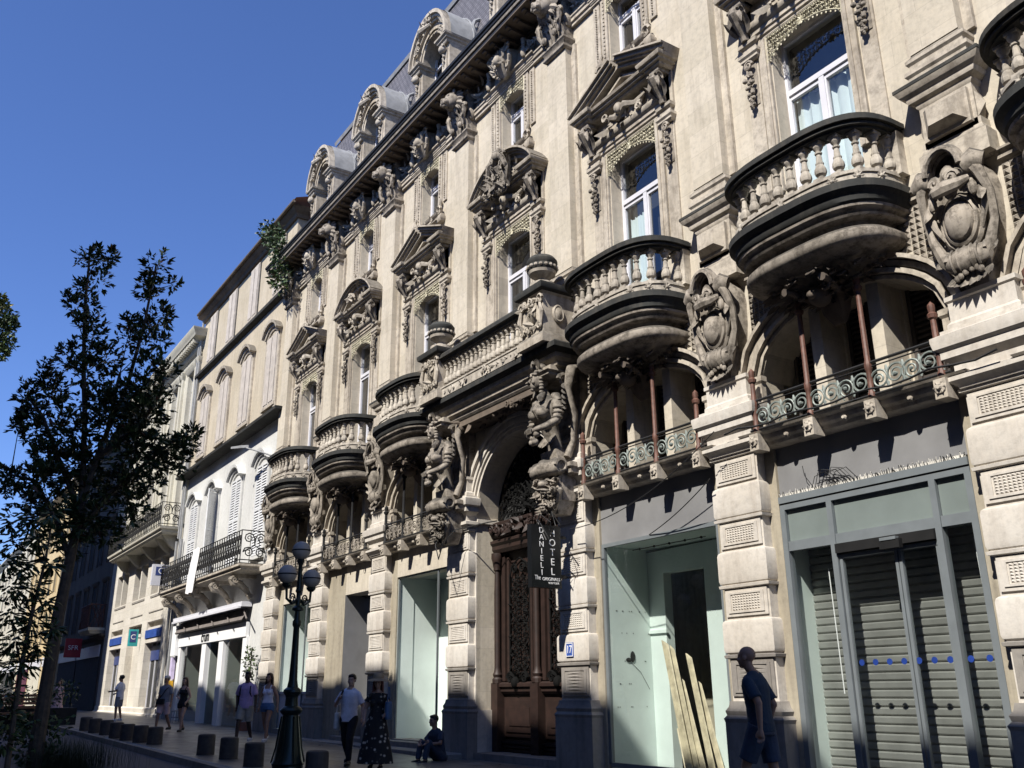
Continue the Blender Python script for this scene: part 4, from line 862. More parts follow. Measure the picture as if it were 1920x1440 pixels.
# ---------------------------------------------------------------- shopfront bay 1 : grey glazed front with roller shutter
x1 = XB[1]
def front1(mb):
    y0, y1 = .0, .12
    mb.box(-1.53, 1.53, y0-.02, y1, 4.06, 4.16); mb.box(-1.53, 1.53, y0, y1, 3.96, 4.04)
    for u in (-1.49, -.64, .99, 1.49): mb.box(u-.045, u+.045, y0, y1, 0, 3.96)
    for a, b in ((-1.44, -.69), (-.59, .94), (1.04, 1.44)): mb.box(a, b, y0+.01, y1, 3.34, 3.48); mb.box(a, b, y0+.01, y1, 0, .12)
    mb.mi = 1; mb.box(-.59, .94, y0-.04, y1, 3.2, 3.33); mb.mi = 0
    mb.box(-.59, .94, y0+.02, y1-.02, 3.13, 3.18)
    for u in (-.56, .31, .37, .92): mb.box(u-.022, u+.022, y0+.03, y1-.03, .1, 3.13)
    mb.mi = 1; mb.box(.18, .48, y0-.12, y0-.04, 3.15, 3.27); mb.mi = 0; mb.box(.20, .44, y0-.13, y0-.05, 3.26, 3.3)
sf1 = hp('shopfront', cm('shopfront', front1, ['blue_grey_metal', 'black_metal']), (x1, 0, 0))
m_ = MB()
for a, b, c, d in ((-1.44, -.69, .12, 3.34), (1.04, 1.44, .12, 3.34), (-.54, .29, .1, 3.13), (.39, .90, .1, 3.13)): m_ = MB(); quad_y(m_, a, b, .06, c, d); hp('pane', m_.mesh('pane', 'shop_glass', 0), (x1, 0, 0), sf1)
for a, b in ((-1.44, -.69), (-.59, .94), (1.04, 1.44)): m_ = MB(); quad_y(m_, a, b, .06, 3.48, 3.96); hp('upper_pane', m_.mesh('upper_pane', 'frosted_pane', 0), (x1, 0, 0), sf1)
m_ = MB()
for x in [x1-.44+k*.215 for k in range(7)]+[x1+1.12, x1+1.36]: hp('window_dot', cm('window_dot', lambda mb: disc(mb, (0, .05, 1.72), .042, .042, [(1, 0), (1, .004)], 14), 'dot_blue'), (x, 0, 0), sf1)
def shutter(mb):
    n = 30
    for k in range(n):
        z = .02+k*.113; a = [mb.P(x, y, zz) for (y, zz) in ((.56, z), (.535, z+.02), (.535, z+.085), (.56, z+.105)) for x in (-1.6, 1.6)]
        for j in range(3): mb.F(a[2*j], a[2*j+1], a[2*j+3], a[2*j+2])
    mb.box(-1.6, 1.6, .57, .6, 0, 3.45)
hp('roller_shutter', cm('roller_shutter', shutter, 'roller_metal'), (x1, 0, 0))
m_ = MB(); m_.box(x1-1.56, x1-1.52, .13, .6, 0, 3.9); m_.box(x1+1.52, x1+1.56, .13, .6, 0, 3.9)
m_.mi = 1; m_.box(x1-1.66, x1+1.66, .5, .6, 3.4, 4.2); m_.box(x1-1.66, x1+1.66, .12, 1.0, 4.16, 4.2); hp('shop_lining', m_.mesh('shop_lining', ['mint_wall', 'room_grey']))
# white pins and broken cable ends above the header
r = random.Random(12); m_ = MB()
for k in range(150):
    x = x1-1.5+k*3.0/150; m_.mi = 0 if r.random() < .42 else 1
    m_.tube([(x, .0, 4.15), (x+r.uniform(-.03, .03), -.01, 4.15+r.uniform(.045, .095))], .006, 4)
m_.mi = 0; m_.box(x1-1.5, x1+1.5, .0, .03, 4.16, 4.2)
m_.mi = 1
for k in range(7):
    x = x1-.65+k*.06; m_.tube([(x-.25, .0, 4.18), (x-.15, -.03, 4.35+.04*(k % 3)), (x+.05, -.04, 4.38), (x+.2, -.02, 4.2)], .006, 4)
m_.tube([(x1-.85, 0, 4.18), (x1-.98, -.03, 4.4), (x1-1.0, -.03, 4.55)], .006, 4)
hp('torn_sign_strip', m_.mesh('torn_sign_strip', ['cloth_strip', 'cable_black']))
# ---------------------------------------------------------------- bay 2 : emptied shop with mint walls
x2 = XB[2]
def front2(mb):
    y0, y1 = .03, .10
    mb.box(-1.53, 1.53, y0, y1, 3.95, 4.02)
    for u in (-1.50, 1.50): mb.box(u-.035, u+.035, y0, y1, .15, 3.95)
    mb.box(-1.5, 1.5, y0, y1, .1, .18)
sf2 = hp('shopfront', cm('shopfront#2', front2, 'blue_grey_metal'), (x2, 0, 0))
m_ = MB(); quad_y(m_, -1.5, 1.5, .06, .18, 3.95); hp('glazing', m_.mesh('glazing', 'shop_glass', 0), (x2, 0, 0), sf2)
m_ = MB(); XA = -13.62
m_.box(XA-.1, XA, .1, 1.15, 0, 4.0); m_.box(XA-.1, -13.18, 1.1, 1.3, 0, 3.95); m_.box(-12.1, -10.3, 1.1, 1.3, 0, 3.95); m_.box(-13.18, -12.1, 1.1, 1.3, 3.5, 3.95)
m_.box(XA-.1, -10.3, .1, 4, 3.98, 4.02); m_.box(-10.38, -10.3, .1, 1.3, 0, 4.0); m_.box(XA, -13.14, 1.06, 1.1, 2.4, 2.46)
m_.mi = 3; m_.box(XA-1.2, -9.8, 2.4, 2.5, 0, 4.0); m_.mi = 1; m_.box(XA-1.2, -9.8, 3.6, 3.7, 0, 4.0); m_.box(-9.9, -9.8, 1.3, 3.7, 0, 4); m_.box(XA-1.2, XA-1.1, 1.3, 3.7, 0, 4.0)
m_.mi = 2; m_.blob((XA+.01, .62, 1.98), (.012, .06, .1), 8, 6); m_.blob((XA+.01, .52, 1.92), (.012, .07, .04), 8, 6)
for k in range(26): m_.blob((XA+.004, .2+r.uniform(0, .85), r.choice((1.1, 1.5, 1.9, 2.4, 2.8))), (.004, .01, .01), 5, 4)
m_.tube([(XA+.01, .55, 1.9), (XA+.01, .8, 1.7), (XA+.01, 1.0, 1.4)], .004, 4)
hp('shop_lining', m_.mesh('shop_lining', ['mint_wall', 'room_grey', 'cable_black', 'jamb_stone']))
m_ = MB(); m_.tube([(-13.1, .3, 3.86), (-11.2, .3, 3.86)], .008, 4); m_.tube([(-12.9, .45, 3.8), (-11.2, .45, 3.82)], .008, 4)
for k in range(5): m_.blob((-12.9+k*.4, .3, 3.86), .025, 6, 4)
hp('picture_rail', m_.mesh('picture_rail', 'cable_black'))
m_ = MB(); m_.box(-14, 1.4, .1, 4, -.02, .02); hp('shop_floor', m_.mesh('shop_floor', 'paving'))
PLK = [(-12.42, -13.2, 2.25, .16, ''), (-12.28, -13.06, 2.15, .10, ''), (-12.16, -12.9, 1.6, .11, ''), (-12.0, -12.72, 2.0, .13, ''), (-12.62, -13.26, 1.6, .09, ''), (-11.86, -12.6, 1.55, .12, ''), (-12.75, -13.28, .95, .08, '')]
PL_LAB = ['widest and tallest bare wooden plank leaning in the doorway of the empty shop', 'narrow pale plank leaning just right of the tallest plank in the empty shop', 'short plank standing between the taller planks in the empty shop doorway', 'jagged-topped plank leaning right of centre in the empty shop doorway', 'plank leaning at the left side of the empty shop doorway, half its height', 'rightmost plank of the bundle leaning in the empty shop doorway', 'shortest yellowish offcut at the left foot of the leaning planks']
for k, (xa, xb_, h, w, _) in enumerate(PLK):
    m_ = MB(); t = .03; y = .75+.04*k
    m_.loft([[(xa-w/2, y, 0), (xa+w/2, y, 0), (xa+w/2, y+t, 0), (xa-w/2, y+t, 0)], [(xb_-w/2, y+.3, h), (xb_+w/2, y+.3, h-.14), (xb_+w/2, y+.3+t, h-.08), (xb_-w/2, y+.3+t, h)]])
    o = thing('plank', PL_LAB[k], 'plank', (xa, y, 0), 'planks leaning in the empty shop'); me = m_.mesh('plank', 'plank_wood')
    for v in me.vertices: v.co.x -= xa; v.co.y -= y
    bpy.data.objects.remove(o); o = put('plank', me, None, (xa, y, .02)); o['label'] = PL_LAB[k]; o['category'] = 'plank'; o['group'] = 'planks leaning in the empty shop'
# ---------------------------------------------------------------- bays 4, 5, 6
for b in (4, 6):
    x = XB[b]; l, rr, zt = OPEN[b]
    m_ = MB(); m_.box(x+l-.05, x+rr+.05, -.05, .5, 0, .28); hp('shop_sill', m_.mesh('shop_sill', 'base_stone'))
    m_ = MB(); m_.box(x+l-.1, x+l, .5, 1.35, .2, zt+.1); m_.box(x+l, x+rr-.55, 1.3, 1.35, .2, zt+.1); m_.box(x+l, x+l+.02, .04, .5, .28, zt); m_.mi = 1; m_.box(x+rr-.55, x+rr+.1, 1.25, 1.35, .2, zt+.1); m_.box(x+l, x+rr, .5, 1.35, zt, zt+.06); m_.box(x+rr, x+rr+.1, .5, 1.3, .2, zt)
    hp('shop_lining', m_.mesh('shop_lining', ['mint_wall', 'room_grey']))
    m_ = MB(); [m_.box(x+u-.02, x+u+.02, .04, .08, .28, zt) for u in (l+.03, rr-.03, rr-.62)]; m_.box(x+l, x+rr, .04, .08, zt-.04, zt); hp('shopfront', m_.mesh('shopfront', 'blue_grey_metal'))
    if b == 6: m_ = MB(); m_.box(x+l+.03, x+rr-.03, .09, .12, .3, 1.35); m_.box(x+l+.15, x+rr-.15, .075, .09, .5, 1.15); m_.box(x+l+.03, x+rr-.03, .06, .13, 1.35, 1.42); hp('lower_panel', m_.mesh('lower_panel', 'white_frame'))
x = XB[5]; l, rr, zt = OPEN[5]
m_ = MB(); m_.box(x+l-.02, x+l+.01, .0, 1.0, 0, zt); m_.box(x+rr, x+rr+.04, .5, 1.0, 0, zt); m_.mi = 1; m_.box(x+l, x+rr, .5, 1.0, zt-.02, zt+.04); m_.box(x+l, x+rr, 1.3, 1.35, 0, zt)
hp('porch_lining', m_.mesh('porch_lining', ['grey_render', 'dark_room']))
m_ = MB(); [m_.box(x+u-.035, x+u+.035, .85, .9, 0, zt) for u in (l+.04, .5, rr-.04)]; m_.box(x+l, x+rr, .85, .9, 2.9, 2.97); m_.mi = 1; quad_y(m_, x+l, x+.5, .88, 0, 2.9)
hp('shop_door', m_.mesh('shop_door', ['white_frame', 'grey_render']))
m_ = MB(); m_.mold(XP[7], XP[4], -.25, 0, [(.35, 0), (.35, .1), (.3, .12), (0, .125)]); hp('base_step', m_.mesh('base_step', 'base_stone'))
m_ = MB(); m_.mold(x+l-.3, x+rr+.3, -.1, .2, [(.05, .1), (.05, .22), (0, .24)]); m_.mold(XB[4]-1.6, XB[4]+1.5, -.1, .2, [(.1, .1), (.1, .24), (0, .26)]); hp('door_step', m_.mesh('door_step', 'base_stone'))
# little keyhole mark cut in the fascia above the shop door
m_ = MB(); m_.tube([(x+.9+.07*cos(a), -.005, 4.68+.07*sin(a)) for a in [k*pi/6 for k in range(13)]], .008, 4); hp('fascia_mark', m_.mesh('fascia_mark', 'cable_black'))
# ---------------------------------------------------------------- climbing plant at the left end of the cornice
def leaf_card(mb, p, d, nrm, L, Wd): 
    p = Vector(p); d = Vector(d).normalized(); nrm = Vector(nrm).normalized(); s_ = d.cross(nrm)
    if s_.length < 1e-3: s_ = d.orthogonal()
    s_.normalize(); q = p+d*L*.45
    mb.F(mb.P(*p), mb.P(*(q+s_*Wd)), mb.P(*(p+d*L)), mb.P(*(q-s_*Wd)))
def leaves(mb, r, c, rad, n, L, W_, mats=(1,)):
    for k in range(n):
        v = Vector((r.gauss(0, 1), r.gauss(0, 1), r.gauss(0, 1))); v.normalize(); q = r.random()**.45
        p = Vector(c)+Vector((v.x*rad[0], v.y*rad[1], v.z*rad[2]))*q
        mb.mi = r.choice(mats)
        leaf_card(mb, p, v*.6+Vector((r.uniform(-1, 1), r.uniform(-1, 1), r.uniform(-.8, .6))), (r.uniform(-1, 1), r.uniform(-1, 1), r.uniform(-.2, 1)), L*r.uniform(.7, 1.2), W_*r.uniform(.8, 1.2))
m_ = MB(); r = random.Random(31); m_.mi = 0
for c in ((-33.2, -.9, 19.2), (-32.4, -.9, 18.6), (-31.9, -.9, 17.9), (-31.6, -.8, 17.2), (-31.6, -.8, 16.4)):
    m_.mi = 0; m_.tube([(-31.5, -.3, 16.0), (c[0]+.1, -.6, c[2]-.3), c], .025, 5); leaves(m_, r, c, (.55, .4, .5), 210, .20, .045, (1, 2, 2))
o = put('climbing_plant', m_.mesh('climbing_plant', ['bark', 'leaf_bright', 'leaf_dark'], 0)); o['label'] = 'wild green bush growing from the gutter where the ornate building meets the shuttered one'; o['category'] = 'plant'
# ---------------------------------------------------------------- hotel sign, number plate, cables
sx = -14.3; sg = thing('hanging_sign', 'tall black hotel sign with white lettering projecting from the pier right of the arched door', 'sign', (sx, -.45, 3.3))
m_ = MB(); m_.box(sx-.08, sx+.06, -1.20, -.52, 3.22, 4.4); put('sign_box', m_.mesh('sign_box', 'sign_black'), sg)
m_ = MB(); [m_.box(sx-.025, sx+.025, -.52, -.36, z-.025, z+.025) for z in (4.2, 3.45)]; put('bracket', m_.mesh('bracket', 'black_metal'), sg)
for i, ch in enumerate('HOTEL'): put_text('lettering', ch, .19, 'white_paint', sg, (sx+.062, -.72, 4.25-i*.182), '+x', .002)
for i, ch in enumerate('DANIELI'): put_text('lettering', ch, .15, 'white_paint', sg, (sx+.062, -.97, 4.29-i*.132), '+x', .002)
put_text('lettering', 'ORIGINALS', .085, 'white_paint', sg, (sx+.062, -.76, 3.38), '+x', .002, sx=.95)
put_text('lettering', 'The', .12, 'white_paint', sg, (sx+.062, -1.07, 3.40), '+x', .001, sx=.7)
put_text('lettering', 'BOUTIQUE', .05, 'white_paint', sg, (sx+.062, -.70, 3.31), '+x', .002)
nx_, nz_ = -14.42, 2.12
npt = thing('house_number_plate', 'small blue enamel plate with a white number on the pier beside the arched door', 'sign', (nx_, -.24, nz_))
m_ = MB(); m_.box(nx_-.11, nx_+.11, -.245, -.222, nz_-.13, nz_+.13); put('plate', m_.mesh('plate', 'blue_paint'), npt)
m_ = MB(); [m_.box(nx_+a, nx_+b, -.25, -.244, nz_+c, nz_+d) for a, b, c, d in ((-.105, .105, .11, .122), (-.105, .105, -.122, -.11), (-.105, -.093, -.11, .11), (.093, .105, -.11, .11))]; put('border', m_.mesh('border', 'white_paint'), npt)
put_text('number', '17', .2, 'white_paint', npt, (nx_, -.25, nz_), '-y', .003, sx=.85)
def cable(lab, pts, rad=.012):
    m = MB(); m.tube(pts, rad, 5); o = put('cable', m.mesh('cable', 'cable_black', 60)); o['label'] = lab; o['category'] = 'cable'; o['group'] = 'cables on the ornate facade'
def sag(a, b, d, n=14):
    a, b = Vector(a), Vector(b); return [a.lerp(b, i/n)-Vector((0, 0, d*4*(i/n)*(1-i/n))) for i in range(n+1)]
cable('long thin cable drooping across the grey fascia above the empty shop', sag((-14.0, -.45, 4.32), (-9.95, -.6, 5.28), .28), .009)
cable('shorter cable slanting over the grey fascia down to the empty shop glass', sag((-12.3, .02, 4.02), (-10.3, -.42, 4.6), .06), .009)
cable('bundle of cables clipped along the ledge above the shuttered shop', [(-9.9+.3*k, -.42-.02*sin(k*2.2), 5.24+.03*sin(k*1.7)) for k in range(16)], .016)
cable('tangled cables hanging from the carved console right of the arched door', [(-14.16+.30*cos(k*1.3), -.8-.02*k, 4.35+.28*sin(k*1.9)) for k in range(14)], .012)
cable('wire hanging from the left caryatid down the pier', [(-18.9, -.5, 5.2), (-18.75, -.8, 4.6), (-18.5, -.85, 4.25), (-18.35, -.82, 4.6), (-18.2, -.6, 4.9), (-17.5, -.1, 5.02), (-17.2, -.1, 5.0)], .014)
for k, (xa, za, xb_, zb, l) in enumerate(((-8.77, 3.06, -8.74, 1.32, 'long white cord hanging inside the left pane of the shuttered shop'), (-6.50, 3.20, -6.48, 2.14, 'short white cord hanging inside the right pane of the shuttered shop'))):
    m_ = MB(); m_.tube([(xa, .3, za), (xb_, .3, zb)], .008, 5); o = put('white_rope', m_.mesh('white_rope', 'white_paint')); o['label'] = l; o['category'] = 'rope'; o['group'] = 'cords hanging behind the shop glass'
STEMS={'trunk': [[-20.02,-8.4,0.04],[-20.02,-8.4,0.66],[-20.01,-8.39,1.41],[-19.99,-8.36,2.88],[-19.95,-8.3,3.9],[-19.92,-8.25,4.85],[-19.94,-8.28,5.5]],'A': [[-19.94,-8.28,5.5],[-20.02,-8.41,6.86],[-20.11,-8.54,7.79],[-20.16,-8.62,8.52],[-20.22,-8.71,9.51],[-20.24,-8.74,10.27],[-20.27,-8.78,10.77]],'B': [[-19.92,-8.25,4.85],[-19.83,-8.11,5.95],[-19.73,-7.96,6.62],[-19.58,-7.74,7.55],[-19.51,-7.63,8.51],[-19.48,-7.58,9.0],[-19.45,-7.54,9.75],[-19.43,-7.51,10.32]],'C': [[-19.94,-8.28,4.32],[-19.65,-7.84,5.17],[-19.33,-7.36,5.72],[-19.01,-6.87,6.27],[-18.84,-6.61,6.44]],'D': [[-19.95,-8.3,3.9],[-20.21,-8.7,4.86],[-20.51,-9.14,5.51],[-20.76,-9.52,5.63]],'E': [[-19.92,-8.25,4.85],[-20.25,-8.75,5.95],[-20.51,-9.14,6.86],[-20.73,-9.48,7.33]],'F': [[-19.73,-7.96,6.62],[-19.72,-7.94,7.32],[-19.69,-7.9,7.79]],'G': [[-19.83,-8.11,5.95],[-19.39,-7.45,6.62],[-19.2,-7.15,7.31],[-19.16,-7.1,7.78]]}
CLUMPS=[[-20.28,-8.79,10.6,0.22],[-20.1,-8.52,10.4,0.22],[-20.17,-8.63,10.08,0.22],[-20.01,-8.39,10.53,0.12],[-20.31,-8.84,9.76,0.12],[-20.34,-8.88,9.32,0.18],[-20.05,-8.44,9.25,0.2],[-20.09,-8.5,8.95,0.18],[-20.21,-8.69,8.89,0.14],[-20.42,-9.0,9.51,0.12],[-19.47,-7.58,10.2,0.22],[-19.36,-7.4,9.87,0.22],[-19.52,-7.64,9.88,0.18],[-19.2,-7.15,9.83,0.08],[-19.46,-7.56,9.5,0.18],[-19.53,-7.66,9.12,0.2],[-19.31,-7.33,9.12,0.2],[-19.38,-7.43,8.75,0.22],[-19.21,-7.18,9.06,0.1],[-19.61,-7.78,8.88,0.16],[-19.68,-7.88,8.94,0.1],[-19.27,-7.27,8.5,0.15],[-19.45,-7.54,8.38,0.16],[-20.19,-8.66,8.28,0.29],[-20.34,-8.89,8.22,0.18],[-19.99,-8.36,8.51,0.2],[-19.8,-8.07,8.51,0.2],[-19.87,-8.18,8.15,0.29],[-20.06,-8.46,7.79,0.31],[-20.25,-8.75,7.8,0.2],[-19.68,-7.89,8.15,0.22],[-19.54,-7.68,7.91,0.27],[-19.36,-7.4,7.9,0.27],[-19.23,-7.2,7.78,0.22],[-20.53,-9.18,7.92,0.16],[-20.54,-9.19,7.62,0.18],[-20.68,-9.4,7.45,0.16],[-20.75,-9.52,7.27,0.12],[-20.44,-9.04,7.56,0.18],[-20.33,-8.87,7.33,0.22],[-20.64,-9.35,7.04,0.18],[-20.72,-9.47,6.92,0.1],[-20.46,-9.07,7.04,0.2],[-20.1,-8.52,7.09,0.35],[-19.86,-8.16,7.2,0.35],[-19.62,-7.79,7.2,0.35],[-19.38,-7.43,7.31,0.35],[-19.18,-7.13,7.08,0.29],[-19.25,-7.23,6.73,0.35],[-19.51,-7.64,6.62,0.37],[-19.76,-8.0,6.62,0.39],[-19.98,-8.35,6.4,0.37],[-20.24,-8.74,6.63,0.31],[-20.45,-9.05,6.52,0.25],[-20.32,-8.85,6.07,0.27],[-20.56,-9.22,6.07,0.2],[-20.76,-9.52,6.64,0.08],[-20.77,-9.54,6.75,0.08],[-20.12,-8.55,5.84,0.37],[-19.83,-8.11,5.95,0.41],[-19.54,-7.67,6.05,0.41],[-19.3,-7.3,6.05,0.35],[-19.1,-7.01,5.82,0.27],[-18.93,-6.76,6.05,0.25],[-18.82,-6.59,6.21,0.18],[-18.78,-6.52,6.44,0.12],[-18.86,-6.65,5.82,0.18],[-19.07,-6.96,6.27,0.2],[-20.69,-9.41,5.51,0.18],[-20.76,-9.53,5.35,0.12],[-20.52,-9.16,5.62,0.22],[-20.33,-8.87,5.51,0.29],[-20.12,-8.56,5.18,0.35],[-19.84,-8.12,5.28,0.41],[-19.58,-7.73,5.39,0.39],[-19.32,-7.34,5.5,0.31],[-19.13,-7.06,5.38,0.16],[-20.6,-9.28,5.19,0.16],[-20.82,-9.61,5.63,0.08],[-19.9,-8.23,4.64,0.37],[-19.68,-7.88,4.74,0.35],[-19.46,-7.55,4.95,0.27],[-20.14,-8.58,4.64,0.29],[-20.34,-8.89,4.96,0.22],[-20.47,-9.09,5.07,0.16],[-19.99,-8.35,4.21,0.25],[-19.59,-7.76,4.42,0.2],[-19.38,-7.43,4.63,0.14],[-20.2,-8.68,4.32,0.16]]
FARBUSH=[[-41.9,-9.39,16.48,0.59],[-41.71,-9.11,16.48,0.29],[-41.89,-9.38,17.09,0.25],[-41.71,-9.1,15.51,0.38],[-41.74,-9.15,15.03,0.29],[-41.99,-9.53,17.47,0.17],[-41.63,-8.98,16.23,0.21],[-41.83,-9.29,15.75,0.55]]
NEARB=[[-16.22,-9.73,3.95,0.21],[-16.04,-9.46,3.99,0.2],[-15.89,-9.22,4.07,0.16],[-16.14,-9.62,3.61,0.21],[-15.97,-9.35,3.69,0.16],[-16.2,-9.71,3.29,0.2],[-16.02,-9.43,3.28,0.18],[-16.13,-9.59,2.96,0.21],[-15.95,-9.32,2.96,0.18],[-15.82,-9.12,2.72,0.13],[-16.09,-9.54,2.56,0.25],[-15.9,-9.25,2.4,0.21],[-16.01,-9.42,2.17,0.23],[-15.83,-9.14,2.09,0.16],[-16.04,-9.46,1.79,0.21],[-15.92,-9.27,1.86,0.18],[-16.03,-9.44,1.41,0.18],[-15.72,-8.97,2.32,0.08],[-15.97,-9.36,1.04,0.16],[-15.99,-9.38,0.75,0.16],[-15.82,-9.12,3.28,0.08]]
NEARS=[[-15.92,-9.27,0.18],[-15.93,-9.29,1.04],[-15.93,-9.3,1.79],[-15.91,-9.27,2.56],[-15.87,-9.2,3.36],[-15.87,-9.19,4.11]]
# ================================================================ ground
xs = [-600, -300, -160, -100, -80, -70, -60, -54.5, -50, -45, -40, -35, -30, -26, -22, -18, -14, -10, -6, 0, 6, 20, 80, 300]
def sheet(ys, dz, ends=True):
    mb = MB(); ids = [[mb.P(x, y, zg(x)+d) for x in xs] for y, d in zip(ys, dz)]
    for a, b in zip(ids, ids[1:]):
        for i in range(len(xs)-1): mb.F(a[i], a[i+1], b[i+1], b[i])
    return mb
struct('ground', sheet([-400, -60, -17, -4.9, .6, 60, 400], [-.13]*7).mesh('ground', 'asphalt', 0))
struct('pavement', sheet([-5.05, -5.0, -4.98, .3], [-.13, -.01, 0, 0]).mesh('pavement', 'paving', 0))
struct('far_pavement', sheet([-17, -13.02, -13.0], [0, 0, -.13]).mesh('far_pavement', 'paving', 0))
struct('kerb', sheet([-5.24, -5.22, -5.06, -5.055], [-.13, .002, .002, -.13]).mesh('kerb', 'base_stone', 0))
# ================================================================ opposite side of the street (behind the viewer: shades the lower street)
OPP = [(-5, 60, 19.7, 'dark plastered building across the street, right behind the viewer'), (-13, -5, 20.1, 'plastered building across the street facing the arched doorway'), (-19.5, -13, 20.6, 'narrow plastered building across the street facing the left shops'),
       (-40, -19.5, 20.5, 'long plastered building across the street facing the shuttered house'), (-54.5, -40, 18.6, 'low plastered building across the street facing the bank'), (-74, -54.5, 42, 'very tall plastered block across the street that shades the dark house'), (-190, -74, 17.5, 'long low row building at the far left end across the street')]
for x0, x1, H, lab in OPP:
    t = thing('opposite_building', lab, 'building', ((x0+x1)/2, -22, 0), 'buildings across the street')
    m_ = MB(); m_.box(x0, x1, -28, -16.5, -.2, H-.3); m_.mold(x0, x1, -10, -28, [(0, H-.3)])if 0 else None
    m_.box(x0, x1, -28, -16.3, H-.3, H); put('wall', m_.mesh('wall', 'opposite_plaster'), t)
    m_ = MB(); n = max(1, int((x1-x0)/3.2)) if x1-x0 < 70 else 20
    for k in range(n):
        for j in range(5): xc = x0+(k+.5)*(x1-x0)/n; m_.box(xc-.55, xc+.55, -16.5, -16.47, 1+j*3.6, 3.2+j*3.6)
    put('window_row', m_.mesh('window_row', 'dark_room'), t)
m_ = MB(); m_.box(-17.6, -16.9, -18, -17.2, 20.3, 22.6); m_.mold(-17.6, -16.9, -18, -17.2, [(.06, 22.3), (.06, 22.5)])
o = put('chimney', m_.mesh('chimney', 'opposite_plaster')); o['label'] = 'square chimney on the roofs across the street, throwing a pointed shadow on the pier'; o['category'] = 'chimney'
# ================================================================ shuttered house next door
hs = thing('shuttered_house', 'ochre plastered house with arched shuttered windows, long iron balcony and a white shopfront', 'building', (-39, 0, 0))
X0, X1 = -45.7, -32.4; WX = [-43.8, -40.65, -37.4, -34.15]
def hput(name, me, at=(0, 0, 0), par=hs): return put(name, me, par, at)
m_ = MB(); m_.mi = 0
m_.box(X0, X1, 0, .4, 16.9, 19.85); m_.box(X0, X1, 0, .4, 11.55, 16.6); m_.mi = 1
m_.box(X0, X1, 0, .4, 5.7, 11.4); m_.box(X0, -43.95, 0, .4, 0, 5.7); m_.box(-34.3, X1, 0, .4, 0, 5.7); m_.box(-43.95, -34.3, 0, .4, 3.9, 5.7); m_.mi = 0; m_.box(X0, X0+.3, .4, 9, 0, 19.8)
hput('wall', m_.mesh('wall', ['ochre_plaster', 'pale_plaster']))
m_ = MB(); m_.mold(X0, X1, 0, .4, [(.05, 16.58), (.22, 16.66), (.22, 16.8), (.1, 16.92)]); m_.mold(X0-.1, X1, 0, .4, [(.1, 11.36), (.5, 11.42), (.52, 11.52), (.3, 11.6)]); hput('string_course', m_.mesh('string_course', 'black_stone'))
m_ = MB(); m_.mold(X0, X1, 0, .4, [(.1, 19.7), (.15, 19.85), (.3, 19.95), (.36, 20.05), (.36, 20.12)])
m_.tube([(X0-.1, -.42, 20.1), (X1+.6, -.42, 20.1)], .07, 8); hput('eaves', m_.mesh('eaves', 'soot_shade_stone'))  # shade under the eaves is put into this dark brown
m_ = MB(); m_.loft([[(X0-.1, -.42, 20.15), (X1+.8, -.42, 20.15)], [(X0-.1, 6, 22.6), (X1+.8, 6, 22.6)]], closed=False); hput('roof', m_.mesh('roof', 'terracotta'))
m_ = MB(); m_.box(X1-.02, X1+1.6, .9, 6, 17.5, 19.9); m_.mold(X1-.02, X1+1.6, .9, 6, [(.1, 19.6), (.3, 19.9), (.3, 20.1)]); hput('party_wall', m_.mesh('party_wall', 'cream_stone'))
m_ = MB(); m_.tube([(X0+.02, -.12, 3.9), (X0+.02, -.12, 19.9)], .06, 7); hput('drainpipe', m_.mesh('drainpipe', 'lead'))
def shut_leaf(w, h, ribs=False):
    def f(mb):
        mb.box(-w/2, -w/2+.05, -.05, 0, 0, h); mb.box(w/2-.05, w/2, -.05, 0, 0, h); mb.box(-w/2+.05, w/2-.05, -.05, 0, 0, .08); mb.box(-w/2+.05, w/2-.05, -.05, 0, h-.08, h); mb.box(-w/2+.05, w/2-.05, -.05, 0, h*.5-.04, h*.5+.04)
        if ribs:
            for k in range(3):
                x = -w/2+.05+(w-.1)*(k+.5)/3; q = (w-.1)/6-.035; mb.loft([[(x-q, 0, z), (x-q, -.09, z), (x+q, -.07, z), (x+q, 0, z)] for z in (.06, h-.06)])
        n = 0 if ribs else int(h/.11)
        for k in range(n):
            z = .1+k*(h-.2)/n; a = [mb.P(x, y, zz) for y, zz in ((-.045, z), (-.01, z+.09)) for x in (-w/2+.05, w/2-.05)]; mb.F(a[0], a[1], a[3], a[2])
    return f
def hood(w, dark):
    def f(mb):
        for i, (q, y) in enumerate(((0, .08), (.13, .16), (.26, .28))):
            n = 12; R = w*1.15; rows = []
            for k in range(n+1):
                a = -.95+1.9*k/n; rows.append([((r)*sin(a)*.92, yy, r*cos(a)-R*.72) for r, yy in ((R+q, 0), (R+q, -y), (R+q+.11, -y-.02), (R+q+.11, 0))])
            mb.loft(rows)
        mb.box(-w*.86, w*.86, -.03, 0, -.35, .35)
        for s in (-1, 1): mb.box(min(s*w*.82, s*w*1.1), max(s*w*.82, s*w*1.1), -.08, 0, -3.3, .05)
    return f
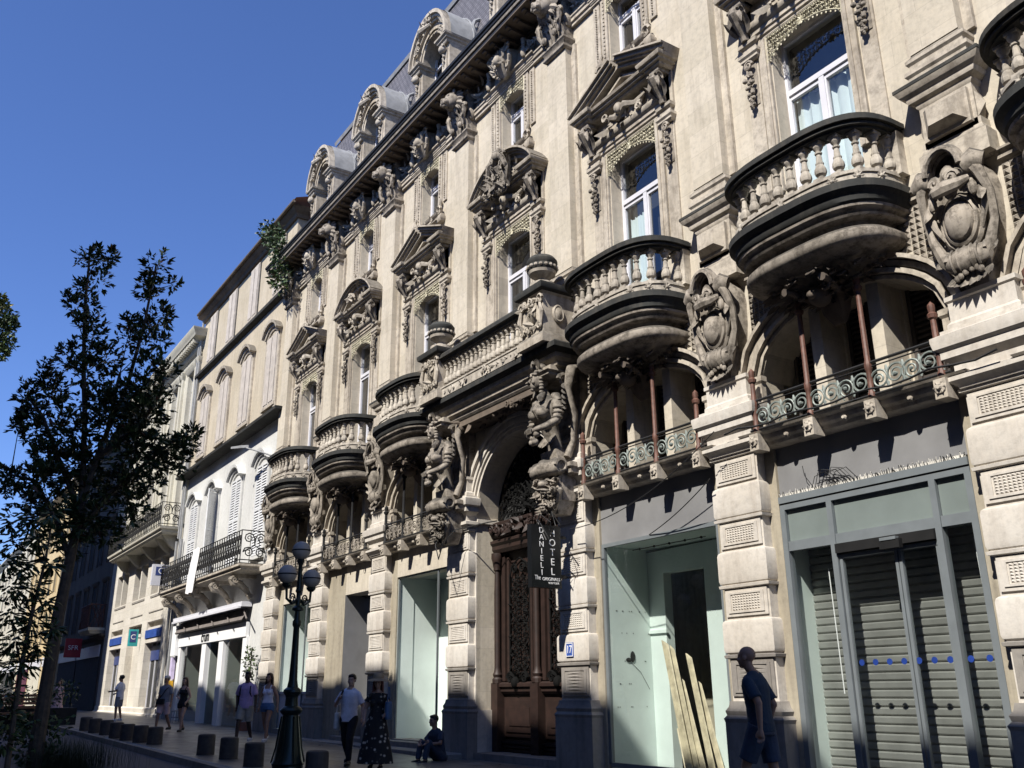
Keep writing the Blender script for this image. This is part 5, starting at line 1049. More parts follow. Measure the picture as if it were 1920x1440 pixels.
for k, xw in enumerate(WX):
    for z0, h, w, nm, mt in ((17.05, 2.5, .56, 'grey_shutter', 0), (12.2, 2.95, .62, 'grey_shutter', 1), (6.3, 3.5, .62, 'white_shutter', 2)):
        wn = hput('window', cm('hwindow#%d' % mt, lambda mb, w=w, h=h: (mb.box(-w-.06, w+.06, -.02, 0, -.05, h+.02)), 'dark_room'), (xw, 0, z0))
        lf = cm('shutter#%d' % mt, shut_leaf(w, h, mt < 2), nm)
        for s in (-1, 1):
            o = hput('shutter', lf, (xw+s*w/2, -.03, z0), wn)
            if mt == 2 and k in (1,) and s == 1: o.location.x += w*.8; o.location.y -= .28; o.rotation_euler.z = -.9
        if mt >= 1: hput('window_hood', cm('window_hood#%d' % mt, hood(.76, 0), 'trim_stone' if mt == 1 else 'pale_plaster'), (xw, 0, z0+h-.02))
        m_ = MB(); m_.box(xw-w-.15, xw+w+.15, -.12, 0, z0-.16, z0-.04); hput('sill', m_.mesh('sill', 'trim_stone' if mt < 2 else 'pale_plaster'), (0, 0, 0), wn)
def iron_balcony(mb, xa, xb, z0, z1, dep, seed=1, st=.3, side=True):
    r = random.Random(seed)
    for z in (z0+.02, z0+.14, z1): mb.tube([(xa, -.02, z), (xa, -dep, z), (xb, -dep, z), (xb, -.02, z)], .02, 4)
    n = int((xb-xa)/st); h = z1-z0-.14; cz = z0+.14+h/2
    for k in range(n+1):
        x = xa+(xb-xa)*k/n; mb.tube([(x, -dep, z0), (x, -dep, z1)], .02, 4)
        if k < n:
            c = x+st/2
            mb.spiral((c, -dep, cz+h*.24), st*.40, 1.6, .024, seg=7, n=4, tail=(c, -dep, cz)); mb.spiral((c, -dep, cz-h*.24), st*.40, 1.6, .024, u=(-1, 0, 0), seg=7, n=4, tail=(c, -dep, cz))
            mb.leaf((c, -dep, cz-.08), (0, 0, 1), (0, -1, 0), .16, .04, 0, 2)
    for x in (xa, xb):
        for k in (1, 2): y = -dep*k/3; mb.tube([(x, y, z0), (x, y, z1)], .013, 4)
        for (y, z, f) in ((-dep*.72, cz+h*.24, 1), (-dep*.28, cz+h*.24, -1), (-dep*.72, cz-h*.24, -1), (-dep*.28, cz-h*.24, 1)): mb.spiral((x, y, z), dep*.2, 1.8, .026, u=(0, f, 0), seg=8, n=4, tail=(x, -dep/2, cz))
bal = MB(); bal.mold(-44.6, -33.2, -.75, 0, [(.05, 5.55), (.2, 5.6), (.2, 5.68), (.28, 5.72), (.28, 5.8)]); bo = hput('balcony', bal.mesh('balcony', 'trim_stone'))
m_ = MB(); iron_balcony(m_, -44.8, -33.0, 5.8, 7.0, 1.0, 2); hput('balcony_railing', m_.mesh('balcony_railing', 'black_metal'), (0, 0, 0), bo)
def bracket(mb):
    mb.tube([(0, -.92, 5.42), (0, -.8, 5.26), (0, -.55, 5.2), (0, -.3, 5.0), (0, -.12, 4.7)], [.13, .16, .13, .11, .09], 8)
    for s in (-1, 1): mb.spiral((s*.13, -.78, 5.34), .16, 1.7, .04, u=(0, -1, 0)); mb.spiral((s*.1, -.16, 4.78), .1, 1.6, .03, u=(0, -1, 0))
    mb.box(-.13, .13, -.85, 0, 5.42, 5.56)
for x in (-44.2, -41.9, -39.3, -36.7, -34.2): hput('bracket', cm('bracket', bracket, 'trim_stone', 40), (x, 0, 0), bo)
# shop front
m_ = MB(); m_.box(-43.9, -34.35, -.14, 0, 3.36, 3.88)
for a, b in ((-43.9, -43.55), (-40.15, -39.55), (-37.75, -37.15), (-34.75, -34.3)): m_.box(a, b, -.10, .1, 0, 3.36)
m_.box(-44.7, -43.95, -.25, 0, 3.0, 4.3)
sf = hput('shopfront', m_.mesh('shopfront', 'white_paint'))
for a, b in ((-43.55, -40.15), (-37.15, -34.75)): m_ = MB(); quad_y(m_, a, b, .02, .25, 3.36); hput('pane', m_.mesh('pane', 'shop_glass', 0), (0, 0, 0), sf)
m_ = MB(); m_.box(-44, -34.3, 2.6, 2.7, 0, 3.4); m_.box(-44, -43.6, .1, 2.7, 0, 3.36); m_.box(-44, -34.3, .1, 2.7, 3.37, 3.4); m_.box(-34.75, -34.6, .1, 2.7, 0, 3.36); m_.box(-39.6, -39.5, .1, 1.4, 0, 3.3); m_.box(-37.2, -37.15, .1, 1.2, 0, 3.3)
m_.mi = 1; m_.box(-39.5, -37.8, 1.35, 1.4, 0, 3.36); hput('shop_room', m_.mesh('shop_room', ['room_grey', 'dark_room']), (0, 0, 0), sf)
m_ = MB(); m_.box(-44.1, -34.2, -.42, -.04, 4.42, 4.6); m_.box(-44.0, -34.3, -.5, -.42, 4.36, 4.44); hput('awning_case', m_.mesh('awning_case', 'white_frame'))
m_ = MB(); m_.loft([[(-43.9, -.1, 4.4), (-34.3, -.1, 4.4)], [(-43.9, -.34, 3.95), (-34.3, -.34, 3.95)], [(-43.9, -.3, 3.9), (-34.3, -.3, 3.9)]], closed=False)
for k in range(5): x = -43+k*2.1; m_.tube([(x, -.2, 4.3), (x+1.1, -.42, 3.92)], .03, 5)
hput('awning', m_.mesh('awning', 'awning_cloth'))
put_text('lettering', 'crum', .62, 'sign_black', sf, (-39.6, -.15, 3.60), '-y', .012, sx=.9)
m_ = MB(); m_.box(-44.75, -44.45, -.3, -.05, 1.62, 1.95); o = put('notice_box', m_.mesh('notice_box', 'amber_paint')); o['label'] = 'small orange box on the wall left of the white shopfront'; o['category'] = 'box'
m_ = MB(); m_.box(-44.72, -44.42, -.2, -.05, 2.0, 2.95); o = put('poster', m_.mesh('poster', 'lilac_paint')); o['label'] = 'narrow pale lilac panel above the orange box'; o['category'] = 'poster'
r = random.Random(3); m_ = MB()
rows = []
for i in range(7):
    t = i/6; w0, w1 = -39.3-.28*t, -38.5+.06*t; z = 7.05-1.75*t; rows.append([(w0+(w1-w0)*j/6, -1.05-.05*sin(j*1.9+i*.4)-.06*t, z-.05*sin(j*2.2)) for j in range(7)])
m_.loft(rows, closed=False); o = put('white_cloth', m_.mesh('white_cloth', 'white_paint', 60)); o['label'] = 'white cloth hanging over the long iron balcony of the shuttered house'; o['category'] = 'cloth'
# streetlight arm fixed to wall
m_ = MB(); m_.tube([(-32.5, -.1, 9.7), (-33.2, -.4, 10.0), (-34.0, -.8, 10.3)], .035, 6); m_.loft([[(-34.9, -1.15, 10.42), (-34.7, -1.0, 10.42), (-34.7, -1.0, 10.5), (-34.9, -1.15, 10.5)], [(-34.15, -.98, 10.32), (-33.95, -.75, 10.32), (-33.95, -.75, 10.42), (-34.15, -.98, 10.42)]])
o = put('wall_lamp', m_.mesh('wall_lamp', 'lead')); o['label'] = 'flat grey street light on an arm beside the leftmost rounded balcony'; o['category'] = 'lamp'
# glowing shop bulbs
m, t, b = new_mat('bulb_light'); b.inputs['Emission Color'].default_value = (1, .8, .5, 1); b.inputs['Emission Strength'].default_value = 3
for k, (xb_, z) in enumerate(((-36.35, 1.95), (-36.3, 1.45))):
    m_ = MB(); m_.blob((xb_, .7, z), .07, 10, 8); m_.mi = 1; m_.tube([(xb_, .7, z+.06), (xb_, .7, 3.3)], .008, 4); o = put('pendant_bulb', m_.mesh('pendant_bulb', ['bulb_light', 'cable_black'])); o['label'] = ('upper', 'lower')[k]+' lit round bulb hanging in the right window of the white shopfront'; o['category'] = 'lamp'; o['group'] = 'bulbs in the shop window'
# café stools in front of the shop
def stool(mb):
    mb.box(-.2, .2, -.2, .2, .44, .47)
    for a in (-1, 1):
        for c in (-1, 1): mb.tube([(a*.17, c*.17, .44), (a*.2, c*.2, 0)], .014, 5)
    mb.tube([(-.18, -.18, .2), (.18, -.18, .2), (.18, .18, .2), (-.18, .18, .2), (-.18, -.18, .2)], .008, 4)
for k, x in enumerate((-41.3, -40.6)):
    o = put('metal_stool', cm('metal_stool', stool, 'lead'), None, (x, -.7, zg(x))); o['label'] = ('left', 'right')[k]+' of two small metal stools under the left window of the white shopfront'; o['category'] = 'stool'; o['group'] = 'stools outside the shop'
# wall shrub by the pier
m_ = MB(); r = random.Random(5); m_.mi = 0; m_.tube([(-32.9, -.3, .3), (-32.85, -.35, 1.6), (-32.8, -.35, 2.9)], .02, 5); leaves(m_, r, (-32.85, -.38, 2.3), (.3, .2, .75), 260, .13, .03)
o = put('potted_shrub', m_.mesh('potted_shrub', ['bark', 'leaf_bright'], 0)); o['label'] = 'thin leafy climbing shrub between the white shopfront and the first carved pier'; o['category'] = 'plant'
m_ = MB(); m_.lathe(-32.9, -.38, [(.14, .1), (.18, .15), (.2, .45), (.17, .45)], 12); put('pot', m_.mesh('pot', 'terracotta'), o)
# ================================================================ bank building
bk = thing('bank_building', 'pale stone building with bank at street level, pilasters and a long iron balcony', 'building', (-54, 0, 0))
Y0, Y1 = -62.45, -45.85
BW = [-59.2, -54.1, -49.2]
m_ = MB(); m_.mi = 0
cols = [(-62.45, -60.4), (-57.2, -55.6), (-52.4, -51.2), (-47.9, -45.85)]
for a, b in cols: m_.box(a, b, 0, .5, 0, 8.4)
for k, xw in enumerate(BW):
    a, b = cols[k][1], cols[k+1][0]; m_.box(a, b, 0, .5, 4.9, 6.3); m_.box(a, b, 0, .5, 8.1, 8.4)
    if k == 1: m_.box(a, b, .35, .5, 0, 4.9)
m_.mi = 1
m_.box(Y0, Y1, 0, .5, 8.4, 9.0)
for z0, z1, h in ((9.0, 14.0, 3.4), (14.0, 18.2, 2.9)):
    for k in range(5):
        xc = Y0+1.7+k*3.3; m_.box(xc-1.65, xc-.6, 0, .5, z0, z1); m_.box(xc+.6, xc+1.65, 0, .5, z0, z1); m_.box(xc-.6, xc+.6, 0, .5, z0+h+.6, z1)
m_.box(Y0, Y1, 0, .5, 18.2, 19.0)
bw = put('wall', m_.mesh('wall', ['white_stone', 'cream_stone']), bk)
m_ = MB(); m_.mold(Y0, Y1, 0, .5, [(.05, 18.3), (.15, 18.4), (.2, 18.7), (.55, 18.85), (.6, 19.0), (.7, 19.15), (.72, 19.25), (.3, 19.3)])
for k in range(52): x = Y0+.2+k*.32; m_.box(x-.08, x+.08, -.5, -.1, 18.6, 18.8)
m_.mold(Y0, Y1, 0, .5, [(.05, 17.9), (.1, 18.0), (.1, 18.05), (0, 18.1)]); m_.mold(Y0, Y1, 0, .5, [(.05, 13.9), (.2, 14.0), (.2, 14.1), (0, 14.2)]); put('cornice', m_.mesh('cornice', 'cream_stone'), bk)
m_ = MB(); m_.loft([[(Y0, -.2, 19.3), (Y1, -.2, 19.3)], [(Y0, 5, 21.4), (Y1, 5, 21.4)]], closed=False); put('roof', m_.mesh('roof', 'terracotta'), bk)
def pil(mb):
    for x in (-.3, .3): mb.box(x-.14, x+.14, -.12, 0, 9.2, 13.5); mb.mold(x-.14, x+.14, -.12, 0, [(0, 13.4), (.06, 13.5), (.08, 13.8), (.0, 13.9)]); mb.box(x-.14, x+.14, -.12, 0, 14.4, 17.6); mb.mold(x-.14, x+.14, -.12, 0, [(0, 17.5), (.06, 17.6), (.1, 17.85)])
for k in range(6): put('pilaster_pair', cm('pilaster_pair', pil, 'cream_stone'), bk, (Y0+.35+k*3.2, 0, 0))
for k in range(5):
    xc = Y0+1.7+k*3.3
    for z0, h in ((9.0, 4.0), (14.4, 3.1)):
        m_ = MB(); m_.box(xc-.6, xc+.6, .3, .34, z0, z0+h); m_.mi = 1
        for s in (-1, 0, 1): m_.box(xc+s*.55-.04, xc+s*.55+.04, .24, .3, z0, z0+h)
        m_.box(xc-.6, xc+.6, .24, .3, z0+h*.7, z0+h*.7+.07); put('window', m_.mesh('window', ['dark_room', 'white_frame']), bk)
        m_ = MB(); m_.mold(xc-.75, xc+.75, -.02, 0, [(0, z0+h+.02), (.06, z0+h+.1), (.12, z0+h+.25), (.0, z0+h+.3)]); put('window_head', m_.mesh('window_head', 'cream_stone'), bk)
m_ = MB(); m_.mold(-58.8, -46.4, -.8, 0, [(0, 8.75), (.1, 8.85), (.1, 8.95), (.2, 9.0), (.22, 9.1)]); bb = put('balcony', m_.mesh('balcony', 'cream_stone'), bk)
for x in (-58, -54.8, -51.4, -48.2, -46.9): m_ = MB(); m_.loft([[(x-.16, 0, z), (x-.16, -y, z), (x+.16, -y, z), (x+.16, 0, z)] for y, z in ((.1, 8.1), (.35, 8.3), (.6, 8.6), (.75, 8.76))]); put('bracket', m_.mesh('bracket', 'cream_stone'), bb)
m_ = MB(); iron_balcony(m_, -58.9, -46.3, 9.1, 10.3, 1.0, 5, .36); put('balcony_railing', m_.mesh('balcony_railing', 'black_metal'), bb)
for k, xw in enumerate(BW):
    a, b = cols[k][1], cols[k+1][0]
    m_ = MB(); m_.box(a, b, .40, .44, 6.3, 8.1); m_.mi = 1
    xs_ = [(a+b)/2] if b-a > 2 else []
    for x in xs_: m_.box(x-.12, x+.12, .0, .4, 6.3, 8.1)
    put('upper_window', m_.mesh('upper_window', ['dark_room', 'white_stone']), bk)
    m_ = MB(); m_.box(a+.1, b-.1, -.03, 0, 6.12, 6.22); m_.box(a+.15, b-.15, -.03, 0, 5.35, 5.4); put('moulding', m_.mesh('moulding', 'base_stone'), bk)
    if k != 1:
        m_ = MB(); m_.box(a, b, .38, .42, .3, 3.85); m_.box(a, b, .05, .45, 4.6, 4.9) if 0 else None
        m_.mi = 1
        for q in range(4): x = a+.1+(b-a-.2)*q/3; m_.box(x-.04, x+.04, .33, .38, .3, 3.85)
        m_.mi = 2; m_.box(a+.1, b-.1, .32, .38, 3.0, 3.7); m_.mi = 3; m_.box(a, b, .25, .45, 0, .3); m_.box(a, b, .0, .4, 3.85, 4.05); m_.box(a, b, .05, .4, 4.5, 4.62); m_.box(a, b, .3, .4, 4.62, 4.9); m_.mi = 4; m_.box(a, b, -.05, .1, 4.08, 4.48)
        put('bank_door', m_.mesh('bank_door', ['dark_room', 'white_frame', 'navy_paint', 'white_stone', 'blue_paint']), bk)
m_ = MB(); m_.mold(Y0, Y1, 0, .3, [(.12, 0), (.12, .45), (.05, .5), (.05, .7), (0, .75)]); put('plinth', m_.mesh('plinth', 'white_stone'), bk)
for x, z0, z1 in ((-46.2, .3, 8.4), (-45.3, .3, 8.4), (-45.95, 8.5, 19)): m_ = MB(); m_.tube([(x, -.14, z0), (x, -.14, z1)], .07, 7); put('drainpipe', m_.mesh('drainpipe', 'lead'), bk)
def sign(lab, x, y0, y1, z0, z1, mat, txt, tz, tsize, tmat, sub=None, th=.1):
    t = thing('projecting_sign', lab, 'sign', (x, y1, z0)); m = MB(); m.box(x-th, x+th, y0, y1, z0, z1); put('panel', m.mesh('panel', mat), t)
    m = MB(); m.tube([(x, y1, (z0+z1)/2), (x, 0, (z0+z1)/2)], .03, 5); put('bracket', m.mesh('bracket', 'black_metal'), t)
    if sub: m = MB(); m.box(x-th-.01, x+th+.01, sub[0], sub[1], sub[2], sub[3]); put('emblem', m.mesh('emblem', sub[4]), t)
    put_text('lettering', txt, tsize, tmat, t, (x+th+.012, (y0+y1)/2 if not sub else (sub[0]+sub[1])/2, tz), '+x', .004)
sign('white bank sign with a letter in a navy square, beside the iron balcony', -46.6, -1.05, -.25, 6.3, 7.3, 'white_frame', 'C', 6.98, .42, 'white_paint', (-.9, -.4, 6.78, 7.18, 'navy_paint'))
sign('teal and navy bank sign between the two bank doors', -52.35, -.60, -.15, 3.75, 4.6, 'teal_paint', 'C', 4.2, .36, 'white_paint', (-.55, -.25, 3.95, 4.5, 'navy_paint'))
# ================================================================ far buildings
def far_house(lab, x0, x1, H, mt, nb, floors, win='dark_room', roof='terracotta', name='far_building', shop=None):
    t = thing(name, lab, 'building', ((x0+x1)/2, 0, 0)); m = MB(); m.box(x0, x1, 0, 9, 0, H); put('wall', m.mesh('wall', mt), t)
    m = MB(); m.mold(x0, x1, 0, 9, [(.05, H-.4), (.3, H-.2), (.5, H), (.5, H+.1)]); m.mold(x0, x1, 0, 9, [(.02, 4.6), (.25, 4.8), (.25, 4.95), (0, 5.0)]); put('cornice', m.mesh('cornice', mt), t)
    m = MB(); m.loft([[(x0, -.5, H+.1), (x1, -.5, H+.1)], [(x0, 5, H+2), (x1, 5, H+2)]], closed=False); put('roof', m.mesh('roof', roof), t)
    st = (x1-x0)/nb
    for k in range(nb):
        xc = x0+(k+.5)*st
        for j in range(floors):
            z = 5.6+j*(H-6)/floors; h = (H-6)/floors*.62
            m = MB(); m.box(xc-st*.2, xc+st*.2, -.02, .02, z, z+h); m.mi = 1
            m.box(xc-st*.2-.12, xc-st*.2, -.08, 0, z-.1, z+h+.1); m.box(xc+st*.2, xc+st*.2+.12, -.08, 0, z-.1, z+h+.1); m.mold(xc-st*.2-.15, xc+st*.2+.15, -.04, 0, [(0, z+h+.1), (.08, z+h+.2), (.12, z+h+.35), (0, z+h+.4)]); m.box(xc-.03, xc+.03, -.05, -.02, z, z+h)
            put('window', m.mesh('window', [win, mt]), t)
    if shop:
        m = MB(); k = 0
        for a, b, c in shop: m.mi = k; m.box(a, b, -.06, 0, .2, 4.2); m.mi = len(shop); m.box(a, b, -.12, -.06, 3.6, 4.3); k += 1
        put('shopfront', m.mesh('shopfront', [s[2] for s in shop]+['white_frame']), t)
    return t
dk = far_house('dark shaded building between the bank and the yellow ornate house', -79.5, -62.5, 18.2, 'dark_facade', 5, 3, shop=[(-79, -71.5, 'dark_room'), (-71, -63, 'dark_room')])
m_ = MB(); m_.mold(-66.2, -62.9, -.8, 0, [(0, 4.95), (.05, 5.05), (.15, 5.15), (.15, 5.3)]); bq = put('balcony', m_.mesh('balcony', 'cream_stone'), dk)
m_ = MB()
for k in range(14):
    x = -66.2+k*.24; m_.tube([(x, -.95, 5.3), (min(-63, x+1.0), -.95, 6.7)], .02, 4); m_.tube([(min(-63, x+1.0), -.95, 5.3), (x, -.95, 6.7)], .02, 4)
for k in range(4): y = -.9+k*.24; m_.tube([(-62.9, y, 5.3), (-62.9, min(-.1, y+.6), 6.7)], .02, 4); m_.tube([(-62.9, min(-.1, y+.6), 5.3), (-62.9, y, 6.7)], .02, 4)
m_.tube([(-66.3, 0, 6.7), (-66.3, -.95, 6.7), (-62.9, -.95, 6.7), (-62.9, 0, 6.7)], .03, 4); put('lattice_railing', m_.mesh('lattice_railing', 'rust_iron'), bq)
sign('red square phone-shop sign on the dark shaded building', -68.5, -1.3, -.3, 3.7, 4.9, 'red_paint', 'SFR', 4.3, .42, 'white_paint')
far_house('yellow stone house with tall ornate windows beyond the dark building', -106, -79.6, 18.4, 'yellow_stone', 8, 3, shop=[(-105, -97, 'plum_paint'), (-96, -89, 'cream_stone'), (-88, -80.5, 'yellow_stone')])
far_house('cream house farthest left along the street, beyond the yellow one', -150, -106.2, 17.5, 'cream_stone', 11, 4, shop=[(-149, -135, 'plum_paint'), (-134, -120, 'dark_room'), (-119, -107, 'dark_room')])
far_house('pale row of houses at the very end of the street', -260, -150.2, 16.5, 'yellow_stone', 20, 4)
# ================================================================ street furniture
def bollard(mb):
    mb.lathe(0, 0, [(.205, 0), (.20, .02), (.195, .40), (.185, .43), (.15, .445), (.0, .45)], 18)
BP = [(-36.04, -4.88, 'leftmost squat stone bollard of the far row, nearest the planter'), (-34.39, -4.87, 'second squat bollard from the left in the far row'), (-32.83, -4.81, 'third squat bollard from the left in the far row'), (-30.82, -4.9, 'fourth squat bollard from the left, below the man with the phone'),
      (-29.54, -4.85, 'third squat bollard from the right in the far row'), (-28.31, -4.75, 'second squat bollard from the right in the far row'), (-27.2, -4.62, 'rightmost squat bollard of the far row, by the man in the cap'),
      (-22.78, -4.5, 'dark stone bollard left of the three near ones beside the lamp post'), (-21.27, -4.43, 'middle bollard of the three near ones left of the lamp post'), (-19.16, -4.57, 'bollard just left of the black lamp post'), (-15.95, -4.54, 'bollard just right of the black lamp post')]
for x, y, l in BP: o = put('bollard', cm('bollard', bollard, 'bollard_stone'), None, (x, y, zg(x))); o['label'] = l; o['category'] = 'bollard'; o['group'] = 'stone bollards along the kerb'
lx, ly = -16.28, -4.94
lp = thing('street_lamp', 'black cast iron lamp post with three round globes', 'street lamp', (lx, ly, 0))
m_ = MB(); m_.lathe(lx, ly, [(r_*.9, z_) for r_, z_ in [(.34, 0), (.34, .08), (.30, .12), (.29, .2), (.31, .24), (.27, .3), (.23, .5), (.17, .9), (.155, 1.02), (.2, 1.06), (.22, 1.1), (.2, 1.13), (.13, 1.17), (.12, 1.3), (.13, 1.34), (.18, 1.4), (.17, 1.44), (.11, 1.48), (.085, 1.6), (.07, 2.0), (.06, 2.5), (.085, 2.54), (.085, 2.6), (.06, 2.64), (.05, 2.78), (.11, 2.8), (.11, 2.84), (.05, 2.88), (.045, 3.1), (.07, 3.14), (.05, 3.2), (.04, 3.6), (.08, 3.68), (.06, 3.72)]], 18)
for k in range(8): a = k*pi/4; m_.tube([(lx+.30*cos(a), ly+.30*sin(a), .26), (lx+.235*cos(a), ly+.235*sin(a), .5), (lx+.165*cos(a), ly+.165*sin(a), 1.0)], .012, 4)
put('post', m_.mesh('post', 'green_black_metal'), lp)
for s in (-1, 1):
    dx, dy_ = s*-.21, s*.31; m_ = MB()
    m_.tube([(lx, ly, 3.02), (lx+dx*.5, ly+dy_*.5, 2.9), (lx+dx*.95, ly+dy_*.95, 2.98), (lx+dx, ly+dy_, 3.2)], .025, 6); m_.spiral((lx+dx*.5, ly+dy_*.5, 3.0), .09, 1.7, .015, u=(-.55, .83, 0)); m_.lathe(lx+dx, ly+dy_, [(.04, 3.16), (.08, 3.2), (.09, 3.24)], 10)
    put('arm', m_.mesh('arm', 'green_black_metal'), lp)
    g_ = put('globe', cm('globe', lambda mb: mb.blob((0, 0, 0), .168, 20, 12), 'globe_glass', 60), lp, (lx+dx, ly+dy_, 3.4)); put('globe_ring', cm('globe_ring', lambda mb: mb.lathe(0, 0, [(.168, -.012), (.174, 0), (.168, .012)], 20), 'black_metal'), g_, (lx+dx, ly+dy_, 3.4))
g_ = put('globe', CACHE['globe'], lp, (lx, ly, 3.87)); put('globe_ring', CACHE['globe_ring'], g_, (lx, ly, 3.87))
# planter and bench on the left
pz = .27
m_ = MB(); m_.box(-42.6, -41.2, -9.6, -4.4, pz-.1, pz+.62); pl = thing('planter', 'long low black planter box full of plants before the dark building', 'planter', (-42, -7, pz), None); put('box', m_.mesh('box', 'black_metal'), pl)
m_ = MB(); r = random.Random(8)
for k in range(14): leaves(m_, r, (-41.9+r.uniform(-.4, .4), -9.3+k*.36, pz+.8+r.uniform(0, .5)), (.35, .35, .5), 60, .22, .035, (0, 0, 1))
put('foliage', m_.mesh('foliage', ['leaf_dark', 'leaf_bright'], 0), pl)
bn = thing('street_bench', 'brown wooden bench standing against the black planter', 'bench', (-40.8, -8.2, pz)); m_ = MB(); m_.box(-41.1, -40.5, -8.4, -5.9, pz+.42, pz+.5); put('seat', m_.mesh('seat', 'bench_wood'), bn)
m_ = MB(); [m_.box(-41.15, -41.1, -8.4, -5.9, pz+.62+k*.14, pz+.72+k*.14) for k in range(4)]; put('backrest', m_.mesh('backrest', 'bench_wood'), bn)
for y in (-8.2, -6.1): m_ = MB(); m_.box(-41.1, -40.55, y-.04, y+.04, pz, pz+.42); put('leg', m_.mesh('leg', 'black_metal'), bn)
# ================================================================ trees
tr = thing('young_tree', 'slim dark-leaved street tree with two tall leaders against the sky', 'tree', (-20.02, -8.4, 0))
m_ = MB(); r = random.Random(21)
tk = [Vector(p) for p in STEMS['trunk']]; tk[0].z = -.15
m_.tube(tk, [.15, .135, .125, .115, .095, .075, .055], 10)
for k in 'ABCDEFG':
    s_ = [Vector(p) for p in STEMS[k]]; n = len(s_); m_.tube(s_, [.05*(1-i/n)+.012 for i in range(n)], 6)
ends = [Vector(p) for k in STEMS for p in STEMS[k]]
CL = [(Vector(c[:3])+Vector((r.uniform(-.5, .5), r.uniform(-.3, .3), 0))*(0 if c[3] < .2 else .8), c[3]) for c in CLUMPS]
for c, q in CL:
    e = min(ends, key=lambda p: (p-c).length+(0 if p.z < c.z else .6)); m_.tube([e, e.lerp(c, .5)+Vector((0, 0, -.04)), c], [.014, .01, .006], 4)
put('trunk', m_.mesh('trunk', 'bark'), tr)
m_ = MB()
for c, q in CL:
    nsp = int(11+q*q*(300 if c.z > 7.2 else 520))
    for k in range(nsp):       # small twigs, each with a fan of leaves
        v = Vector((r.gauss(0, 1), r.gauss(0, 1), r.gauss(0, 1))).normalized(); p = c+v*q*1.15*(r.random()**.5)
        d = (v+Vector((0, 0, .5))).normalized(); L = r.uniform(.11, .18)
        for j in range(6):
            dd = (d+Vector((r.uniform(-1, 1), r.uniform(-1, 1), r.uniform(-.7, .5)))).normalized(); m_.mi = 0 if r.random() < .965 else 1
            leaf_card(m_, p+d*.02*j, dd, (r.uniform(-1, 1), r.uniform(-1, 1), 1), L*r.uniform(.7, 1.1), L*.2)
put('crown', m_.mesh('crown', ['leaf_dark', 'leaf_red'], 0), tr)
t2 = thing('leafy_sapling', 'broad-leaved sapling at the left edge in front of the slim tree', 'tree', (-15.92, -9.27, 0))
m_ = MB(); s_ = [Vector(p) for p in NEARS]; s_[0].z = -.15; m_.tube(s_, [.045, .04, .035, .03, .02, .012], 7)
for c in NEARB: c_ = Vector(c[:3]); e = min(s_, key=lambda p: (p-c_).length); m_.tube([e, c_], [.015, .006], 4)
put('trunk', m_.mesh('trunk', 'bark'), t2)
m_ = MB()
for c in NEARB:
    for k in range(int(26+c[3]*160)):
        v = Vector((r.gauss(0, 1), r.gauss(0, 1), r.gauss(0, 1))).normalized(); p = Vector(c[:3])+v*c[3]*1.2*r.random()**.5; m_.mi = 0 if r.random() < .75 else 1
        m_.leaf(p, (v.x, v.y, v.z*.5-.2), (r.uniform(-.6, .6), r.uniform(-.6, .6), 1), r.uniform(.10, .2), .035, r.uniform(-.4, .2), 3)
put('crown', m_.mesh('crown', ['leaf_dark', 'leaf_bright'], 0), t2)
t3 = thing('far_tree', 'leafy tree poking in at the left edge high against the sky', 'tree', (-43.6, -11.4, 0))
m_ = MB(); m_.tube([(-43.6, -11.4, -.1), (-43.4, -11.2, 6), (-43.0, -10.8, 12), (-42.5, -10.2, 15.5)], [.3, .25, .16, .06], 9)
for c in FARBUSH: m_.tube([(-42.8, -10.5, 13.5), tuple(c[:3])], [.06, .015], 5)
put('trunk', m_.mesh('trunk', 'bark'), t3); m_ = MB()
for c in FARBUSH: leaves(m_, r, c[:3], (c[3]*1.2,)*3, int(420*c[3]+60), .2, .05, (0, 0, 0, 1) if c[2] > 16.9 else (0,))
for k in range(40): leaves(m_, r, (-43.3+r.uniform(-.8, .4), -11.2+r.uniform(-1.6, .2), r.uniform(11, 17.5)), (.7, .7, .6), 110, .2, .05, (0,))
put('crown', m_.mesh('crown', ['leaf_bright', 'leaf_yellow'], 0), t3)
m_ = MB()
for k in range(2600):
    x, y = r.gauss(-20.1, .8), r.gauss(-7.9, .42); h = r.uniform(.25, .75); a = r.uniform(0, 6.28); b_ = r.uniform(.05, .4)*h; w = .006
    p = [(x, y, -.14), (x+b_*.3*cos(a), y+b_*.3*sin(a), h*.6), (x+b_*cos(a), y+b_*sin(a), h)]
    i = [m_.P(p[0][0]-w, p[0][1], p[0][2]), m_.P(p[0][0]+w, p[0][1], p[0][2]), m_.P(p[1][0]+w, p[1][1], p[1][2]), m_.P(p[1][0]-w, p[1][1], p[1][2])]; m_.F(*i); m_.F(i[3], i[2], m_.P(*p[2]))
for k in range(12): leaves(m_, r, (-20.3+r.uniform(-.8, .6), -8.3+r.uniform(-.4, .4), r.uniform(.2, .9)), (.25, .25, .25), 45, .12, .03, (0,))
o = struct('grass', m_.mesh('grass', 'grass_green', 0), 'stuff')
